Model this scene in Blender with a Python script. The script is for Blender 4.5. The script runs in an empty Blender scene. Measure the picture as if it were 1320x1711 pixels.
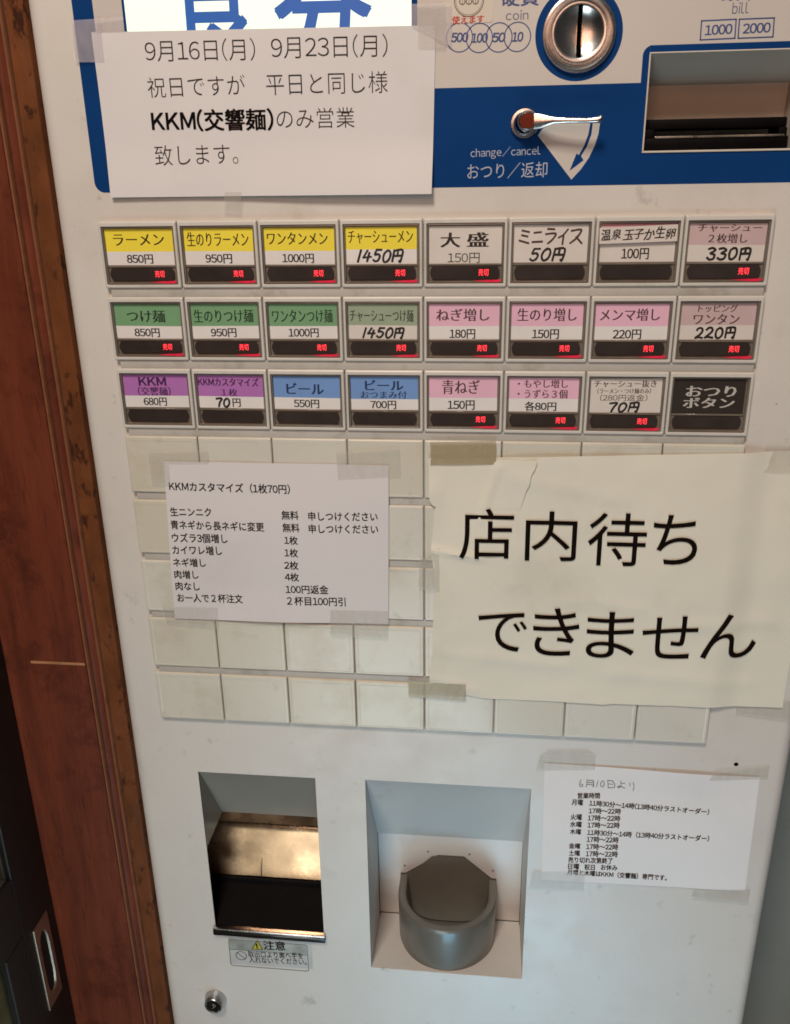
import bpy, bmesh, math, random
from mathutils import Vector, Matrix, noise as mnoise
random.seed(7)
S = bpy.context.scene
COL = S.collection

# ------------------------------------------------------------------ camera, world, lamps, exposure
# Machine coordinates in mm: X right, Z up from the top-left corner of the button grid, D towards the viewer.
BASE = 1.2
def W(X, Z, D): return Vector((X/1000.0, -D/1000.0, BASE + Z/1000.0))
CR = ((0.9945060432877896, -0.01440033547552834, -0.10368394380161032),
      (-0.02307577108076638, 0.9359674244418179, -0.35132960190219426),
      (0.10210405796583853, 0.3517919992295426, 0.9304929610829759))
CC = (239.49176, 17.9071, 536.21075)
FOC = 1449.438
cam = bpy.data.cameras.new('camera'); camo = bpy.data.objects.new('camera', cam); COL.objects.link(camo)
cam.sensor_fit = 'VERTICAL'; cam.sensor_height = 24.0; cam.lens = 24.0*FOC/1711.0
cam.clip_start = 0.01; cam.clip_end = 100
cols = [Vector((r[0], -r[2], r[1])) for r in CR]
m = Matrix((cols[0], cols[1], cols[2])).transposed().to_4x4(); m.translation = W(CC[0], CC[1], CC[2])
camo.matrix_world = m
S.camera = camo

S.world = bpy.data.worlds.new('World'); S.world.use_nodes = True
bg = S.world.node_tree.nodes['Background']; bg.inputs[0].default_value = (0.62, 0.60, 0.60, 1); bg.inputs[1].default_value = 0.05

def lamp(name, kind, loc, aim, power, color, size=0.5, sizey=None, spot=None, spread=180):
    l = bpy.data.lights.new(name, kind); l.energy = power; l.color = color
    if kind == 'AREA':
        l.shape = 'RECTANGLE'; l.size = size; l.size_y = sizey or size; l.spread = math.radians(spread)
    else: l.shadow_soft_size = size
    if spot: l.spot_size = math.radians(spot); l.spot_blend = 0.6
    o = bpy.data.objects.new(name, l); COL.objects.link(o); o.location = loc
    o.rotation_euler = (Vector(aim)-Vector(loc)).to_track_quat('-Z', 'Y').to_euler()
    return o
lamp('ceiling_lamp', 'AREA', (0.02, -0.95, 2.25), (0.2, 0, 0.9), 13.6, (1.0, 0.875, 0.745), 0.30, 0.30)
lamp('warm_fill', 'AREA', (0.08, -1.55, 1.75), (0.2, 0, 1.05), 4.8, (1.0, 0.52, 0.33), 0.7, 0.7)  # added warm fill, stands in for light bounced around the room
lamp('doorway_daylight', 'AREA', (-0.05, -1.0, 0.15), (0.2, 0, 0.62), 5.2, (0.78, 0.94, 0.95), 0.6, 0.5)
lamp('floor_daylight', 'AREA', (0.30, -0.6, 0.10), (0.27, 0, 0.62), 0.22, (0.33, 0.72, 1.0), 0.3, 0.3, spread=56)
S.view_settings.view_transform = 'Standard'; S.view_settings.look = 'None'
S.view_settings.exposure = 0.21; S.view_settings.gamma = 1.0
S.render.engine = 'CYCLES'
S.cycles.filter_width = 1.7
S.cycles.max_bounces = 8; S.cycles.transparent_max_bounces = 16

# ------------------------------------------------------------------ pixel of the photograph -> point on a plane of the machine
def ray(px, py):
    d = ((px-660.0)/FOC, -(py-855.5)/FOC, -1.0)
    return tuple(sum(CR[i][j]*d[i] for i in range(3)) for j in range(3))
def at(px, py, D=-4.0):
    r = ray(px, py); k = (D-CC[2])/r[2]
    return (CC[0]+k*r[0], CC[1]+k*r[1])
def crop(ox, oy, s): return lambda x, y: (ox+x*s, oy+y*s)
cA = crop(0, 0, 740/1320); cB = crop(720, 0, 600/1320); c3 = crop(150, 350, 570/1320); c4 = crop(700, 340, 620/1320)
c5 = crop(180, 720, 540/1320); c6 = crop(680, 720, 640/1320); c7 = crop(300, 1230, 600/1320); c8 = crop(860, 1230, 460/1320)
cT = crop(660, 720, 300/1116); cU = crop(720, 0, 320/1320); cN = crop(600, 1280, 300/1320); cO = crop(310, 1280, 250/1188)

# ------------------------------------------------------------------ materials
def srgb(r, g, b):
    f = lambda c: (c/255/12.92) if c <= 10.31 else ((c/255+0.055)/1.055)**2.4
    return (f(r), f(g), f(b))
MATS = {}
def mat(name, col, rough=0.5, metal=0.0, nscale=0, namt=0.0, bump=0.0, bscale=200, coat=0.0, emit=None, estr=0.0,
        stretch=(1, 1, 1), dirt=None, rand=0.0, rvar=0.0, spec=0.5):
    if name in MATS: return MATS[name]
    M = bpy.data.materials.new(name); M.use_nodes = True; MATS[name] = M
    nt = M.node_tree; N = nt.nodes; L = nt.links; P = N['Principled BSDF']
    P.inputs['Base Color'].default_value = (*col, 1); P.inputs['Roughness'].default_value = rough
    P.inputs['Metallic'].default_value = metal; P.inputs['Coat Weight'].default_value = coat
    P.inputs['Coat Roughness'].default_value = 0.12; P.inputs['Specular IOR Level'].default_value = spec
    if emit: P.inputs['Emission Color'].default_value = (*emit, 1); P.inputs['Emission Strength'].default_value = estr
    geo = N.new('ShaderNodeNewGeometry'); mp = N.new('ShaderNodeMapping'); mp.inputs['Scale'].default_value = stretch
    L.new(geo.outputs['Position'], mp.inputs['Vector'])
    cur = None
    def noise(sc, det=6, rg=0.6):
        n = N.new('ShaderNodeTexNoise'); n.inputs['Scale'].default_value = sc; n.inputs['Detail'].default_value = det
        n.inputs['Roughness'].default_value = rg; L.new(mp.outputs[0], n.inputs['Vector']); return n.outputs['Fac']
    def mix(fac, a, b, typ='MIX'):
        x = N.new('ShaderNodeMix'); x.data_type = 'RGBA'; x.blend_type = typ
        for sock, v in ((x.inputs[0], fac), (x.inputs[6], a), (x.inputs[7], b)):
            if hasattr(v, 'is_linked'): L.new(v, sock)
            else: sock.default_value = v if not isinstance(v, tuple) else (*v, 1) if len(v) == 3 else v
        return x.outputs[2]
    def ramp(fac, a, b):
        r = N.new('ShaderNodeMapRange'); r.inputs[1].default_value = a; r.inputs[2].default_value = b; L.new(fac, r.inputs[0]); return r.outputs[0]
    if nscale:
        f = ramp(noise(nscale), 0.3, 0.7)
        cur = mix(f, tuple(c*(1-namt) for c in col), tuple(min(1, c*(1+namt)) for c in col))
    if rand:
        oi = N.new('ShaderNodeObjectInfo')
        cur = mix(oi.outputs['Random'], cur or col, tuple(c*(1-rand*k) for c, k in zip(col, (0.6, 0.8, 1.5))))
    if dirt:                                   # (colour, scale, lo, hi, amount)
        for (dc, ds, lo, hi, am) in dirt:
            f = ramp(noise(ds, 8, 0.65), lo, hi)
            mm = N.new('ShaderNodeMath'); mm.operation = 'MULTIPLY'; mm.inputs[1].default_value = am; L.new(f, mm.inputs[0])
            cur = mix(mm.outputs[0], cur or col, dc)
    if cur: L.new(cur, P.inputs['Base Color'])
    if rvar:
        f = noise(30, 6, 0.6); r = N.new('ShaderNodeMapRange'); r.inputs[3].default_value = max(0, rough-rvar); r.inputs[4].default_value = rough+rvar
        r.inputs[1].default_value = .3; r.inputs[2].default_value = .7
        L.new(f, r.inputs[0]); L.new(r.outputs[0], P.inputs['Roughness'])
    if bump:
        b = N.new('ShaderNodeBump'); b.inputs['Strength'].default_value = min(1, bump); b.inputs['Distance'].default_value = 0.0006
        L.new(noise(bscale, 4), b.inputs['Height']); L.new(b.outputs[0], P.inputs['Normal'])
    return M
def tape_mat(name, col, opacity, rough=0.32, ribs=900):
    if name in MATS: return MATS[name]
    M = bpy.data.materials.new(name); M.use_nodes = True; MATS[name] = M
    nt = M.node_tree; N = nt.nodes; L = nt.links; P = N['Principled BSDF']
    P.inputs['Base Color'].default_value = (*col, 1); P.inputs['Roughness'].default_value = rough
    geo = N.new('ShaderNodeNewGeometry'); n = N.new('ShaderNodeTexNoise'); n.inputs['Scale'].default_value = 90; n.inputs['Detail'].default_value = 6
    mp = N.new('ShaderNodeMapping'); mp.inputs['Scale'].default_value = (2.2, 1, 0.8); L.new(geo.outputs['Position'], mp.inputs[0]); L.new(mp.outputs[0], n.inputs['Vector'])
    r = N.new('ShaderNodeMapRange'); r.inputs[1].default_value = .3; r.inputs[2].default_value = .7
    r.inputs[3].default_value = opacity*0.85; r.inputs[4].default_value = min(1, opacity*1.15); L.new(n.outputs['Fac'], r.inputs[0])
    L.new(r.outputs[0], P.inputs['Alpha'])
    b = N.new('ShaderNodeBump'); b.inputs['Strength'].default_value = .6; b.inputs['Distance'].default_value = 0.0008
    L.new(n.outputs['Fac'], b.inputs['Height']); L.new(b.outputs[0], P.inputs['Normal'])
    return M

SCUFF = (0.16, 0.14, 0.12)
M_body = mat('white_enamel', (0.64, 0.62, 0.585), 0.40, nscale=6, namt=0.035, bump=0.12, bscale=260, rvar=0.10,
             dirt=[(SCUFF, 45, 0.64, 0.72, 0.30), ((0.44, 0.39, 0.32), 7, 0.52, 0.76, 0.38), (SCUFF, 230, 0.69, 0.73, 0.5), ((0.36, 0.32, 0.27), 90, 0.64, 0.70, 0.25), ((0.40, 0.35, 0.28), 18, 0.60, 0.74, 0.35)])
M_niche = mat('niche_enamel', (0.63, 0.62, 0.60), 0.42, nscale=9, namt=0.05, bump=0.1,
              dirt=[((0.30, 0.22, 0.15), 22, 0.60, 0.78, 0.35)])
M_tile = mat('cream_plastic', (0.64, 0.635, 0.575), 0.26, nscale=14, namt=0.05, rand=0.10, bump=0.06, bscale=300,
             dirt=[((0.40, 0.32, 0.19), 13, 0.50, 0.72, 0.55), ((0.22, 0.18, 0.11), 70, 0.60, 0.75, 0.30)])
M_tilew = mat('white_plastic', (0.60, 0.585, 0.545), 0.35, nscale=14, namt=0.04, bump=0.05, dirt=[((0.34, 0.29, 0.21), 26, 0.54, 0.76, 0.45)])
M_rail = mat('grey_rail', (0.47, 0.455, 0.42), 0.5, nscale=25, namt=0.09, dirt=[((0.20, 0.17, 0.12), 40, 0.52, 0.72, 0.6)])
M_blue = mat('blue_print', (0.004, 0.042, 0.170), 0.6, nscale=20, namt=0.08, bump=0.06, spec=0.05)
M_bluetxt = mat('blue_lettering', (0.035, 0.075, 0.22), 0.45, nscale=60, namt=0.1)
M_greytxt = mat('slate_lettering', (0.10, 0.12, 0.19), 0.45, nscale=60, namt=0.1)
M_palelet = mat('pale_lettering', (0.42, 0.46, 0.56), 0.45, nscale=60, namt=0.1)
M_white = mat('white_print', (0.56, 0.53, 0.50), 0.42, nscale=12, namt=0.04, bump=0.06)
M_bezel = mat('smoke_plastic', (0.17, 0.145, 0.12), 0.22, nscale=60, namt=0.15, coat=0.4)
M_bezin = mat('dark_gap', (0.035, 0.03, 0.026), 0.5, nscale=60, namt=0.2)
M_disp = mat('dark_window', (0.040, 0.030, 0.027), 0.16, nscale=40, namt=0.2, coat=0.6)  # brownish reflection in the windows is put into this base colour
M_red = mat('sold_out_red', (0.5, 0.02, 0.03), 0.4, emit=(1.0, 0.035, 0.05), estr=2.4, nscale=900, namt=0.3)
M_redlow = mat('sold_out_glow', (0.4, 0.02, 0.04), 0.3, emit=(1.0, 0.02, 0.08), estr=0.26, nscale=200, namt=0.3)  # red glow seen on the bezel, painted as a weak emitter
M_paper = mat('white_paper', (0.68, 0.67, 0.685), 0.75, nscale=12, namt=0.02, bump=0.15, bscale=60, dirt=[((0.50, 0.48, 0.46), 9, 0.55, 0.8, 0.35)])
M_paperb = mat('hours_paper', (0.78, 0.78, 0.79), 0.75, nscale=12, namt=0.02, bump=0.15, bscale=60, dirt=[((0.55, 0.53, 0.5), 9, 0.55, 0.8, 0.3)])
M_paperold = mat('old_paper', (0.74, 0.73, 0.63), 0.75, nscale=8, namt=0.03, bump=0.25, bscale=45,
                 dirt=[((0.44, 0.40, 0.31), 9, 0.55, 0.8, 0.45), ((0.15, 0.13, 0.10), 160, 0.76, 0.80, 0.5)])
M_ink = mat('black_ink', (0.008, 0.006, 0.006), 0.95, spec=0.04, nscale=200, namt=0.3)
M_inkgrey = mat('thin_ink', (0.032, 0.028, 0.030), 0.95, spec=0.04, nscale=200, namt=0.2)
M_inkbrown = mat('toner_ink', (0.008, 0.005, 0.004), 0.95, spec=0.04, nscale=200, namt=0.3)
M_chrome = mat('chrome', (0.58, 0.585, 0.59), 0.26, 1.0, nscale=50, namt=0.18, bump=0.10, bscale=90, rvar=.07)
M_chute = mat('amber_reflection_steel', (0.47, 0.275, 0.16), 0.27, 1.0, nscale=20, namt=0.2, bump=0.12, bscale=60, rvar=0.10, dirt=[((.70, .46, .26), 55, .58, .72, .6), ((.17, .12, .09), 14, .46, .70, .6)])  # the chute's warm reflection is put into the amber base colour
M_steel = mat('worn_steel', (0.50, 0.44, 0.37), 0.30, 1.0, nscale=34, namt=0.30, bump=0.9, bscale=70, rvar=0.14, stretch=(1, 1, .7))
M_black = mat('black_plastic', (0.004, 0.0035, 0.004), 0.55, nscale=60, namt=0.3, spec=0.06)
M_blackgloss = mat('black_bar', (0.010, 0.009, 0.009), 0.12, nscale=60, namt=0.2)
M_cup = mat('grey_plastic', (0.135, 0.125, 0.105), 0.40, coat=0.35, nscale=25, namt=0.10, bump=0.06, bscale=120, dirt=[((0.04, 0.038, 0.035), 30, 0.62, 0.8, 0.5)])
M_lit = mat('lit_panel', (0.55, 0.58, 0.50), 0.3, emit=(0.80, 1.0, 0.84), estr=0.62, nscale=10, namt=0.02)
M_litblue = mat('lit_lettering', (0.01, 0.07, 0.30), 0.4, emit=(0.0, 0.13, 0.46), estr=0.35, nscale=60, namt=0.05)
M_wood = mat('stained_wood', (0.135, 0.032, 0.015), 0.50, nscale=26, namt=0.24, bump=0.35, bscale=150, stretch=(3.2, 3.2, .28), spec=0.2,
             dirt=[((0.075, 0.017, 0.008), 30, 0.50, 0.70, 0.75), ((0.23, 0.085, 0.036), 80, 0.60, 0.8, 0.5), ((0.045, 0.010, 0.006), 120, 0.58, 0.72, 0.6)])
wn = M_wood.node_tree; wN = wn.nodes; wL = wn.links; wP = wN['Principled BSDF']     # worn, smudged patches on the varnish
wg = wN.new('ShaderNodeNewGeometry'); wa = wN.new('ShaderNodeTexNoise'); wa.inputs['Scale'].default_value = 13; wa.inputs['Detail'].default_value = 10; wa.inputs['Roughness'].default_value = .72
wL.new(wg.outputs['Position'], wa.inputs['Vector'])
wr = wN.new('ShaderNodeMapRange'); wr.inputs[1].default_value = .52; wr.inputs[2].default_value = .62; wr.inputs[4].default_value = .72; wL.new(wa.outputs['Fac'], wr.inputs[0])
wx = wN.new('ShaderNodeMix'); wx.data_type = 'RGBA'; wx.inputs[7].default_value = (0.060, 0.013, 0.007, 1)
wL.new(wr.outputs[0], wx.inputs[0]); wL.new(wP.inputs['Base Color'].links[0].from_socket, wx.inputs[6]); wL.new(wx.outputs[2], wP.inputs['Base Color'])
M_woodraw = mat('worn_wood', (0.135, 0.044, 0.014), 0.6, nscale=40, namt=0.25, bump=0.9, bscale=130, stretch=(1.6, 1.6, .8), spec=0.15,
                dirt=[((0.030, 0.009, 0.005), 75, 0.55, 0.64, 0.9), ((0.24, 0.12, 0.06), 50, 0.62, 0.8, 0.35)])
M_bead = mat('worn_bead', (0.23, 0.090, 0.042), 0.45, nscale=60, namt=0.25, bump=0.4, dirt=[((0.09, 0.025, 0.012), 60, 0.5, 0.7, 0.7)])
M_outlet = mat('shaded_enamel', (0.32, 0.285, 0.24), 0.45, nscale=12, namt=0.08, bump=0.1)  # shade on the outlet plate is put into this darker enamel colour
M_door = mat('black_door', (0.006, 0.005, 0.005), 0.5, nscale=80, namt=0.4, bump=0.2, stretch=(4, 4, 0.6))
M_pull = mat('brushed_pull', (0.50, 0.42, 0.34), 0.38, 1.0, nscale=120, namt=0.15, stretch=(1, 1, 6))
M_pane = mat('dark_pane', (0.03, 0.028, 0.027), 0.25, nscale=300, namt=0.5)
M_olive = mat('frosted_pane', (0.14, 0.13, 0.045), 0.5, nscale=14, namt=0.4, stretch=(1, 1, 3))
M_wall = mat('grey_wall', (0.20, 0.215, 0.20), 0.7, nscale=8, namt=0.08, bump=0.2)
M_floor = mat('grey_floor', (0.22, 0.21, 0.20), 0.6, nscale=20, namt=0.2)
M_sticker = mat('sticker_film', (0.50, 0.51, 0.50), 0.3, nscale=40, namt=0.08)
M_silver = mat('sticker_silver', (0.42, 0.42, 0.38), 0.35, 0.6, nscale=60, namt=0.30)
M_warn = mat('warning_yellow', (0.45, 0.42, 0.02), 0.4, nscale=60, namt=0.1)
M_redtxt = mat('red_lettering', (0.50, 0.012, 0.012), 0.5, nscale=60, namt=0.1)
M_card = mat('beige_card', (0.60, 0.555, 0.49), 0.45, nscale=30, namt=0.04)
M_cardline = mat('brown_line', (0.13, 0.10, 0.08), 0.5, nscale=60, namt=0.1)
M_slotblk = mat('slot_black', (0.002, 0.002, 0.002), 1.0, nscale=60, namt=0.1, spec=0.0)
M_cap = mat('red_reflection_cap', (0.22, 0.045, 0.025), 0.15, 0.7, nscale=60, namt=0.2)  # dark red reflection on the pivot cap, put into its colour
M_bill = mat('taupe_plastic', (0.54, 0.49, 0.43), 0.5, nscale=25, namt=0.06, bump=0.08)
M_tape = tape_mat('clear_tape', (0.60, 0.58, 0.52), 0.24)
M_tapeb = tape_mat('milky_tape', (0.66, 0.63, 0.68), 0.38)
M_tapey = tape_mat('yellowed_tape', (0.40, 0.33, 0.19), 0.68)
M_tapeg = tape_mat('aged_tape', (0.57, 0.54, 0.47), 0.29)

# ------------------------------------------------------------------ mesh building
class MB:
    """collects faces in machine mm (X, Z, D) and links them as ONE mesh object"""
    def __init__(s): s.v = []; s.f = []; s.fm = []; s.m = []
    def mi(s, m):
        if m not in s.m: s.m.append(m)
        return s.m.index(m)
    def add(s, vs, fs, m):
        o = len(s.v); s.v += [tuple(v) for v in vs]; k = s.mi(m)
        for f in fs: s.f.append(tuple(i+o for i in f)); s.fm.append(k)
        return o
    def quad(s, a, b, c, d, m): s.add([a, b, c, d], [(0, 1, 2, 3)], m)
    def rect(s, x0, x1, z0, z1, D, m): s.quad((x0, z0, D), (x1, z0, D), (x1, z1, D), (x0, z1, D), m)
    def box(s, x0, x1, z0, z1, d0, d1, m, bev=0.0, seg=2):
        if not bev:
            v = [(x, z, d) for d in (d0, d1) for z in (z0, z1) for x in (x0, x1)]
            s.add(v, [(0, 2, 3, 1), (4, 5, 7, 6), (0, 1, 5, 4), (2, 6, 7, 3), (0, 4, 6, 2), (1, 3, 7, 5)], m); return
        bm = bmesh.new(); bmesh.ops.create_cube(bm, size=1)
        for v in bm.verts:
            v.co = Vector(((x0+x1)/2+v.co.x*(x1-x0), (z0+z1)/2+v.co.y*(z1-z0), (d0+d1)/2+v.co.z*(d1-d0)))
        bmesh.ops.bevel(bm, geom=bm.edges[:], offset=bev, segments=seg, profile=0.5, affect='EDGES')
        s.bm(bm, m)
    def bm(s, bm, m):
        bm.verts.index_update()
        s.add([v.co[:] for v in bm.verts], [[v.index for v in f.verts] for f in bm.faces], m); bm.free()
    def prism(s, pts, d0, d1, m, side=None):
        n = len(pts)
        v = [(x, z, d1) for x, z in pts]+[(x, z, d0) for x, z in pts]
        s.add(v, [tuple(range(n))], m)
        s.add(v, [(i+n, (i+1) % n+n, (i+1) % n, i) for i in range(n)], side or m)
    def grid(s, fn, nu, nv, m, thick=0.0):
        vs = [fn(i/nu, j/nv) for j in range(nv+1) for i in range(nu+1)]
        w = nu+1
        fs = [(j*w+i, (j+1)*w+i, (j+1)*w+i+1, j*w+i+1) for j in range(nv) for i in range(nu)]
        if thick:
            o = len(vs); vs += [(x, z, d-thick) for x, z, d in vs]
            fs += [tuple(k+o for k in reversed(f)) for f in fs[:]]
            ring = [i for i in range(w)]+[j*w+nu for j in range(1, nv+1)]+[nv*w+i for i in range(nu-1, -1, -1)]+[j*w for j in range(nv-1, 0, -1)]
            fs += [(ring[k], ring[(k+1) % len(ring)], ring[(k+1) % len(ring)]+o, ring[k]+o) for k in range(len(ring))]
        s.add(vs, fs, m)
    def lathe(s, cx, cz, prof, m, n=48):
        vs = []; fs = []
        for r, d in prof:
            for k in range(n):
                a = 2*math.pi*k/n; vs.append((cx+r*math.cos(a), cz+r*math.sin(a), d))
        for j in range(len(prof)-1):
            for k in range(n):
                a, b = j*n+k, j*n+(k+1) % n; fs.append((a, b, b+n, a+n))
        s.add(vs, fs, m)
    def ring(s, cx, cz, r0, r1, D, m, n=40):
        s.lathe(cx, cz, [(r1, D), (r0, D)], m, n)
    def disc(s, cx, cz, r, D, m, n=32):
        s.add([(cx+r*math.cos(2*math.pi*k/n), cz+r*math.sin(2*math.pi*k/n), D) for k in range(n)], [tuple(range(n))], m)
    def stroke(s, pts, w, D, m, surf=None):
        """a pen line of width w through plane points"""
        for (x0, z0), (x1, z1) in zip(pts, pts[1:]):
            l = math.hypot(x1-x0, z1-z0) or 1; ux, uz = (x1-x0)/l, (z1-z0)/l; px, pz = -uz*w/2, ux*w/2
            e = w*0.4
            q = [(x0-ux*e-px, z0-uz*e-pz), (x1+ux*e-px, z1+uz*e-pz), (x1+ux*e+px, z1+uz*e+pz), (x0-ux*e+px, z0-uz*e+pz)]
            s.add([(x, z, (surf(x, z) if surf else 0)+D) for x, z in q], [(0, 1, 2, 3)], m)
            D += 0.004
    def build(s, name, parent=None, org=(0, 0, 0), smooth=False):
        me = bpy.data.meshes.new(name)
        w0 = W(*org)
        me.from_pydata([W(*v)-w0 for v in s.v], [], s.f); me.validate()
        for mm in s.m: me.materials.append(mm)
        me.polygons.foreach_set('material_index', s.fm[:len(me.polygons)])
        if smooth: me.polygons.foreach_set('use_smooth', [True]*len(me.polygons))
        me.update()
        if smooth:
            try: me.set_sharp_from_angle(angle=math.radians(38))
            except Exception: pass
        o = bpy.data.objects.new(name, me); COL.objects.link(o)
        place(o, w0, parent)
        return o
WORLD = {}
def place(o, w, parent):
    WORLD[o.name] = w
    if parent: o.parent = parent; o.location = w-WORLD[parent.name]
    else: o.location = w
def empty(name, X, Z, D, parent=None):
    o = bpy.data.objects.new(name, None); o.empty_display_size = 0.05; COL.objects.link(o); place(o, W(X, Z, D), parent); return o
def tag(o, label=None, cat=None, group=None, kind=None):
    for k, v in (('label', label), ('category', cat), ('group', group), ('kind', kind)):
        if v: o[k] = v
    return o
def dup(o, parent, w):
    c = o.copy(); COL.objects.link(c); c.parent = parent; WORLD[c.name] = w
    c.location = w-WORLD[parent.name]; return c

# ------------------------------------------------------------------ lettering
GLYPH = {}
ONE = {}
def onechar(ch, off, res):
    key = (ch, off, res)
    if key in ONE: return ONE[key]
    cu = bpy.data.curves.new('lettering', 'FONT'); cu.body = ch; cu.resolution_u = res; cu.offset = off; cu.fill_mode = 'FRONT'
    o = bpy.data.objects.new('lettering', cu); COL.objects.link(o); bpy.context.view_layer.update()
    me = bpy.data.meshes.new_from_object(o)
    r = ([(v.co.x, v.co.y) for v in me.vertices], [tuple(p.vertices) for p in me.polygons])
    bpy.data.objects.remove(o); bpy.data.curves.remove(cu); bpy.data.meshes.remove(me)
    ONE[key] = r; return r
def em():
    if 'em' not in ONE:
        w1 = [max(v[0] for v in onechar(t, 0.0, 2)[0]) for t in ('国', '国国')]; ONE['em'] = w1[1]-w1[0]
    return ONE['em']
def glyphs(s, off=0.0, res=3):
    """outline faces of a line of text, normalised to its ink box"""
    key = (s, off, res)
    if key in GLYPH: return GLYPH[key]
    vs = []; fs = []; x = 0.0; E_ = em()
    for ch in s:
        if ch in ' \u3000': x += E_*(.3 if ch == ' ' else 1); continue
        asc = 33 <= ord(ch) < 127
        v, f = onechar(chr(ord(ch)+0xFEE0) if asc else ch, off, res)
        lo = min(p[0] for p in v); hi = max(p[0] for p in v)
        if asc:
            if ch.isdigit(): adv = .56*E_; sh = (adv-(hi-lo))/2-lo
            else: adv = hi-lo+.10*E_; sh = .05*E_-lo
        else: adv = E_; sh = 0.0
        k = len(vs); vs += [(p[0]+x+sh, p[1]) for p in v]; fs += [tuple(i+k for i in q) for q in f]; x += adv
    xs = [v[0] for v in vs]; ys = [v[1] for v in vs]
    x0, x1, y0, y1 = min(xs), max(xs), min(ys), max(ys)
    r = ([((p-x0)/(x1-x0), (q-y0)/((y1-y0) or 1)) for p, q in vs], fs, (x1-x0), (y1-y0)); GLYPH[key] = r
    return r
STYLES = {  # erosion/dilation of the outline, then copies shifted in em
    'reg': (0.0, [(0, 0)]), 'light': (-0.012, [(0, 0)]), 'thin': (-0.010, [(0, 0)]),
    'med': (0.0, [(-.014, -.008), (.014, .008), (-.014, .008), (.014, -.008)]),
    'bold': (0.0, [(-.022, -.012), (.022, -.012), (-.022, .012), (.022, .012), (0, 0)]),
    'heavy': (0.0, [(-.035, -.022), (.035, -.022), (-.035, .022), (.035, .022), (0, 0), (0, .025), (0, -.025)]),
    'mincho': (-0.006, [(-.026, 0), (0, 0), (.026, 0)]),
    'price': (0.0, [(-.024, -.008), (.024, .008), (-.024, .008), (.024, -.008), (0, 0)]),
    'minchob': (-0.002, [(-.036, 0), (-.012, 0), (.012, 0), (.036, 0)]),
}
def ink(mb, s, bl, br, tl, style, m, surf, lift=0.08, res=3, shear=0.0):
    off, sh = STYLES[style]
    vs, fs, w, h = glyphs(s, off, res)
    ax, az = br[0]-bl[0], br[1]-bl[1]; cx, cz = tl[0]-bl[0], tl[1]-bl[1]
    for k, (dx, dy) in enumerate(sh):
        out = []
        for u, v in vs:
            uu = u+dx/w+shear*(v-0.5)*h/w; vv = v+dy/h
            X = bl[0]+uu*ax+vv*cx; Z = bl[1]+uu*az+vv*cz
            out.append((X, Z, surf(X, Z)+lift+0.012*k))
        mb.add(out, fs, m)
def inkpx(mb, s, c, x0, yb0, x1, yb1, h, style, m, surf, D, lift=0.08, res=3, shear=0.0):
    """ink box given in a crop of the photograph: baseline from (x0,yb0) to (x1,yb1), ink height h"""
    bl = at(*c(x0, yb0), D); br = at(*c(x1, yb1), D); t = at(*c(x0, yb0-h), D); hh = math.hypot(t[0]-bl[0], t[1]-bl[1])
    l = math.hypot(br[0]-bl[0], br[1]-bl[1]); n = (-(br[1]-bl[1])/l, (br[0]-bl[0])/l)
    ink(mb, s, bl, br, (bl[0]+n[0]*hh, bl[1]+n[1]*hh), style, m, surf, lift, res, shear)
HAND = {'0': (.62, [[(.5, 1), (.15, .8), (.02, .4), (.2, .05), (.55, .02), (.9, .3), (.95, .7), (.75, .96), (.45, 1)]]),
 '1': (.25, [[(.75, 1), (.25, 0)]]), '4': (.68, [[(.42, 1), (.02, .40), (.98, .44)], [(.72, .72), (.58, 0)]]),
 '5': (.62, [[(.3, 1), (.14, .58), (.6, .62), (.88, .42), (.7, .1), (.3, 0), (.02, .12)], [(.3, .98), (.95, 1)]]),
 '2': (.62, [[(.08, .78), (.3, .99), (.7, .98), (.85, .72), (.55, .38), (.02, .04), (.35, .10), (.98, .02)]]),
 '3': (.62, [[(.05, .93), (.55, 1), (.9, .8), (.4, .55), (.88, .42), (.8, .08), (.35, 0), (.0, .12)]]),
 '7': (.60, [[(.0, .95), (.95, 1), (.6, .5), (.42, 0)]]),
 '円': (.80, [[(.08, .95), (.04, 0)], [(.08, .95), (.95, .98), (.92, .04), (.78, .05)], [(.5, .95), (.5, .5)], [(.08, .5), (.92, .52)]]),
 'ミ': (.85, [[(.2, .98), (.85, .86)], [(.2, .62), (.75, .52)], [(.0, .22), (.9, .02)]]), 'ニ': (.8, [[(.15, .78), (.8, .82)], [(.0, .12), (1, .16)]]),
 'ラ': (.85, [[(.2, 1), (.8, 1)], [(.02, .66), (.98, .70), (.7, .28), (.3, 0)]]), 'イ': (.75, [[(.95, 1), (.5, .62), (.0, .42)], [(.52, .6), (.48, 0)]]),
 'ス': (.95, [[(.08, .92), (.85, .96), (.55, .4), (.0, .02)], [(.5, .42), (1, .0)]])}
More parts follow.
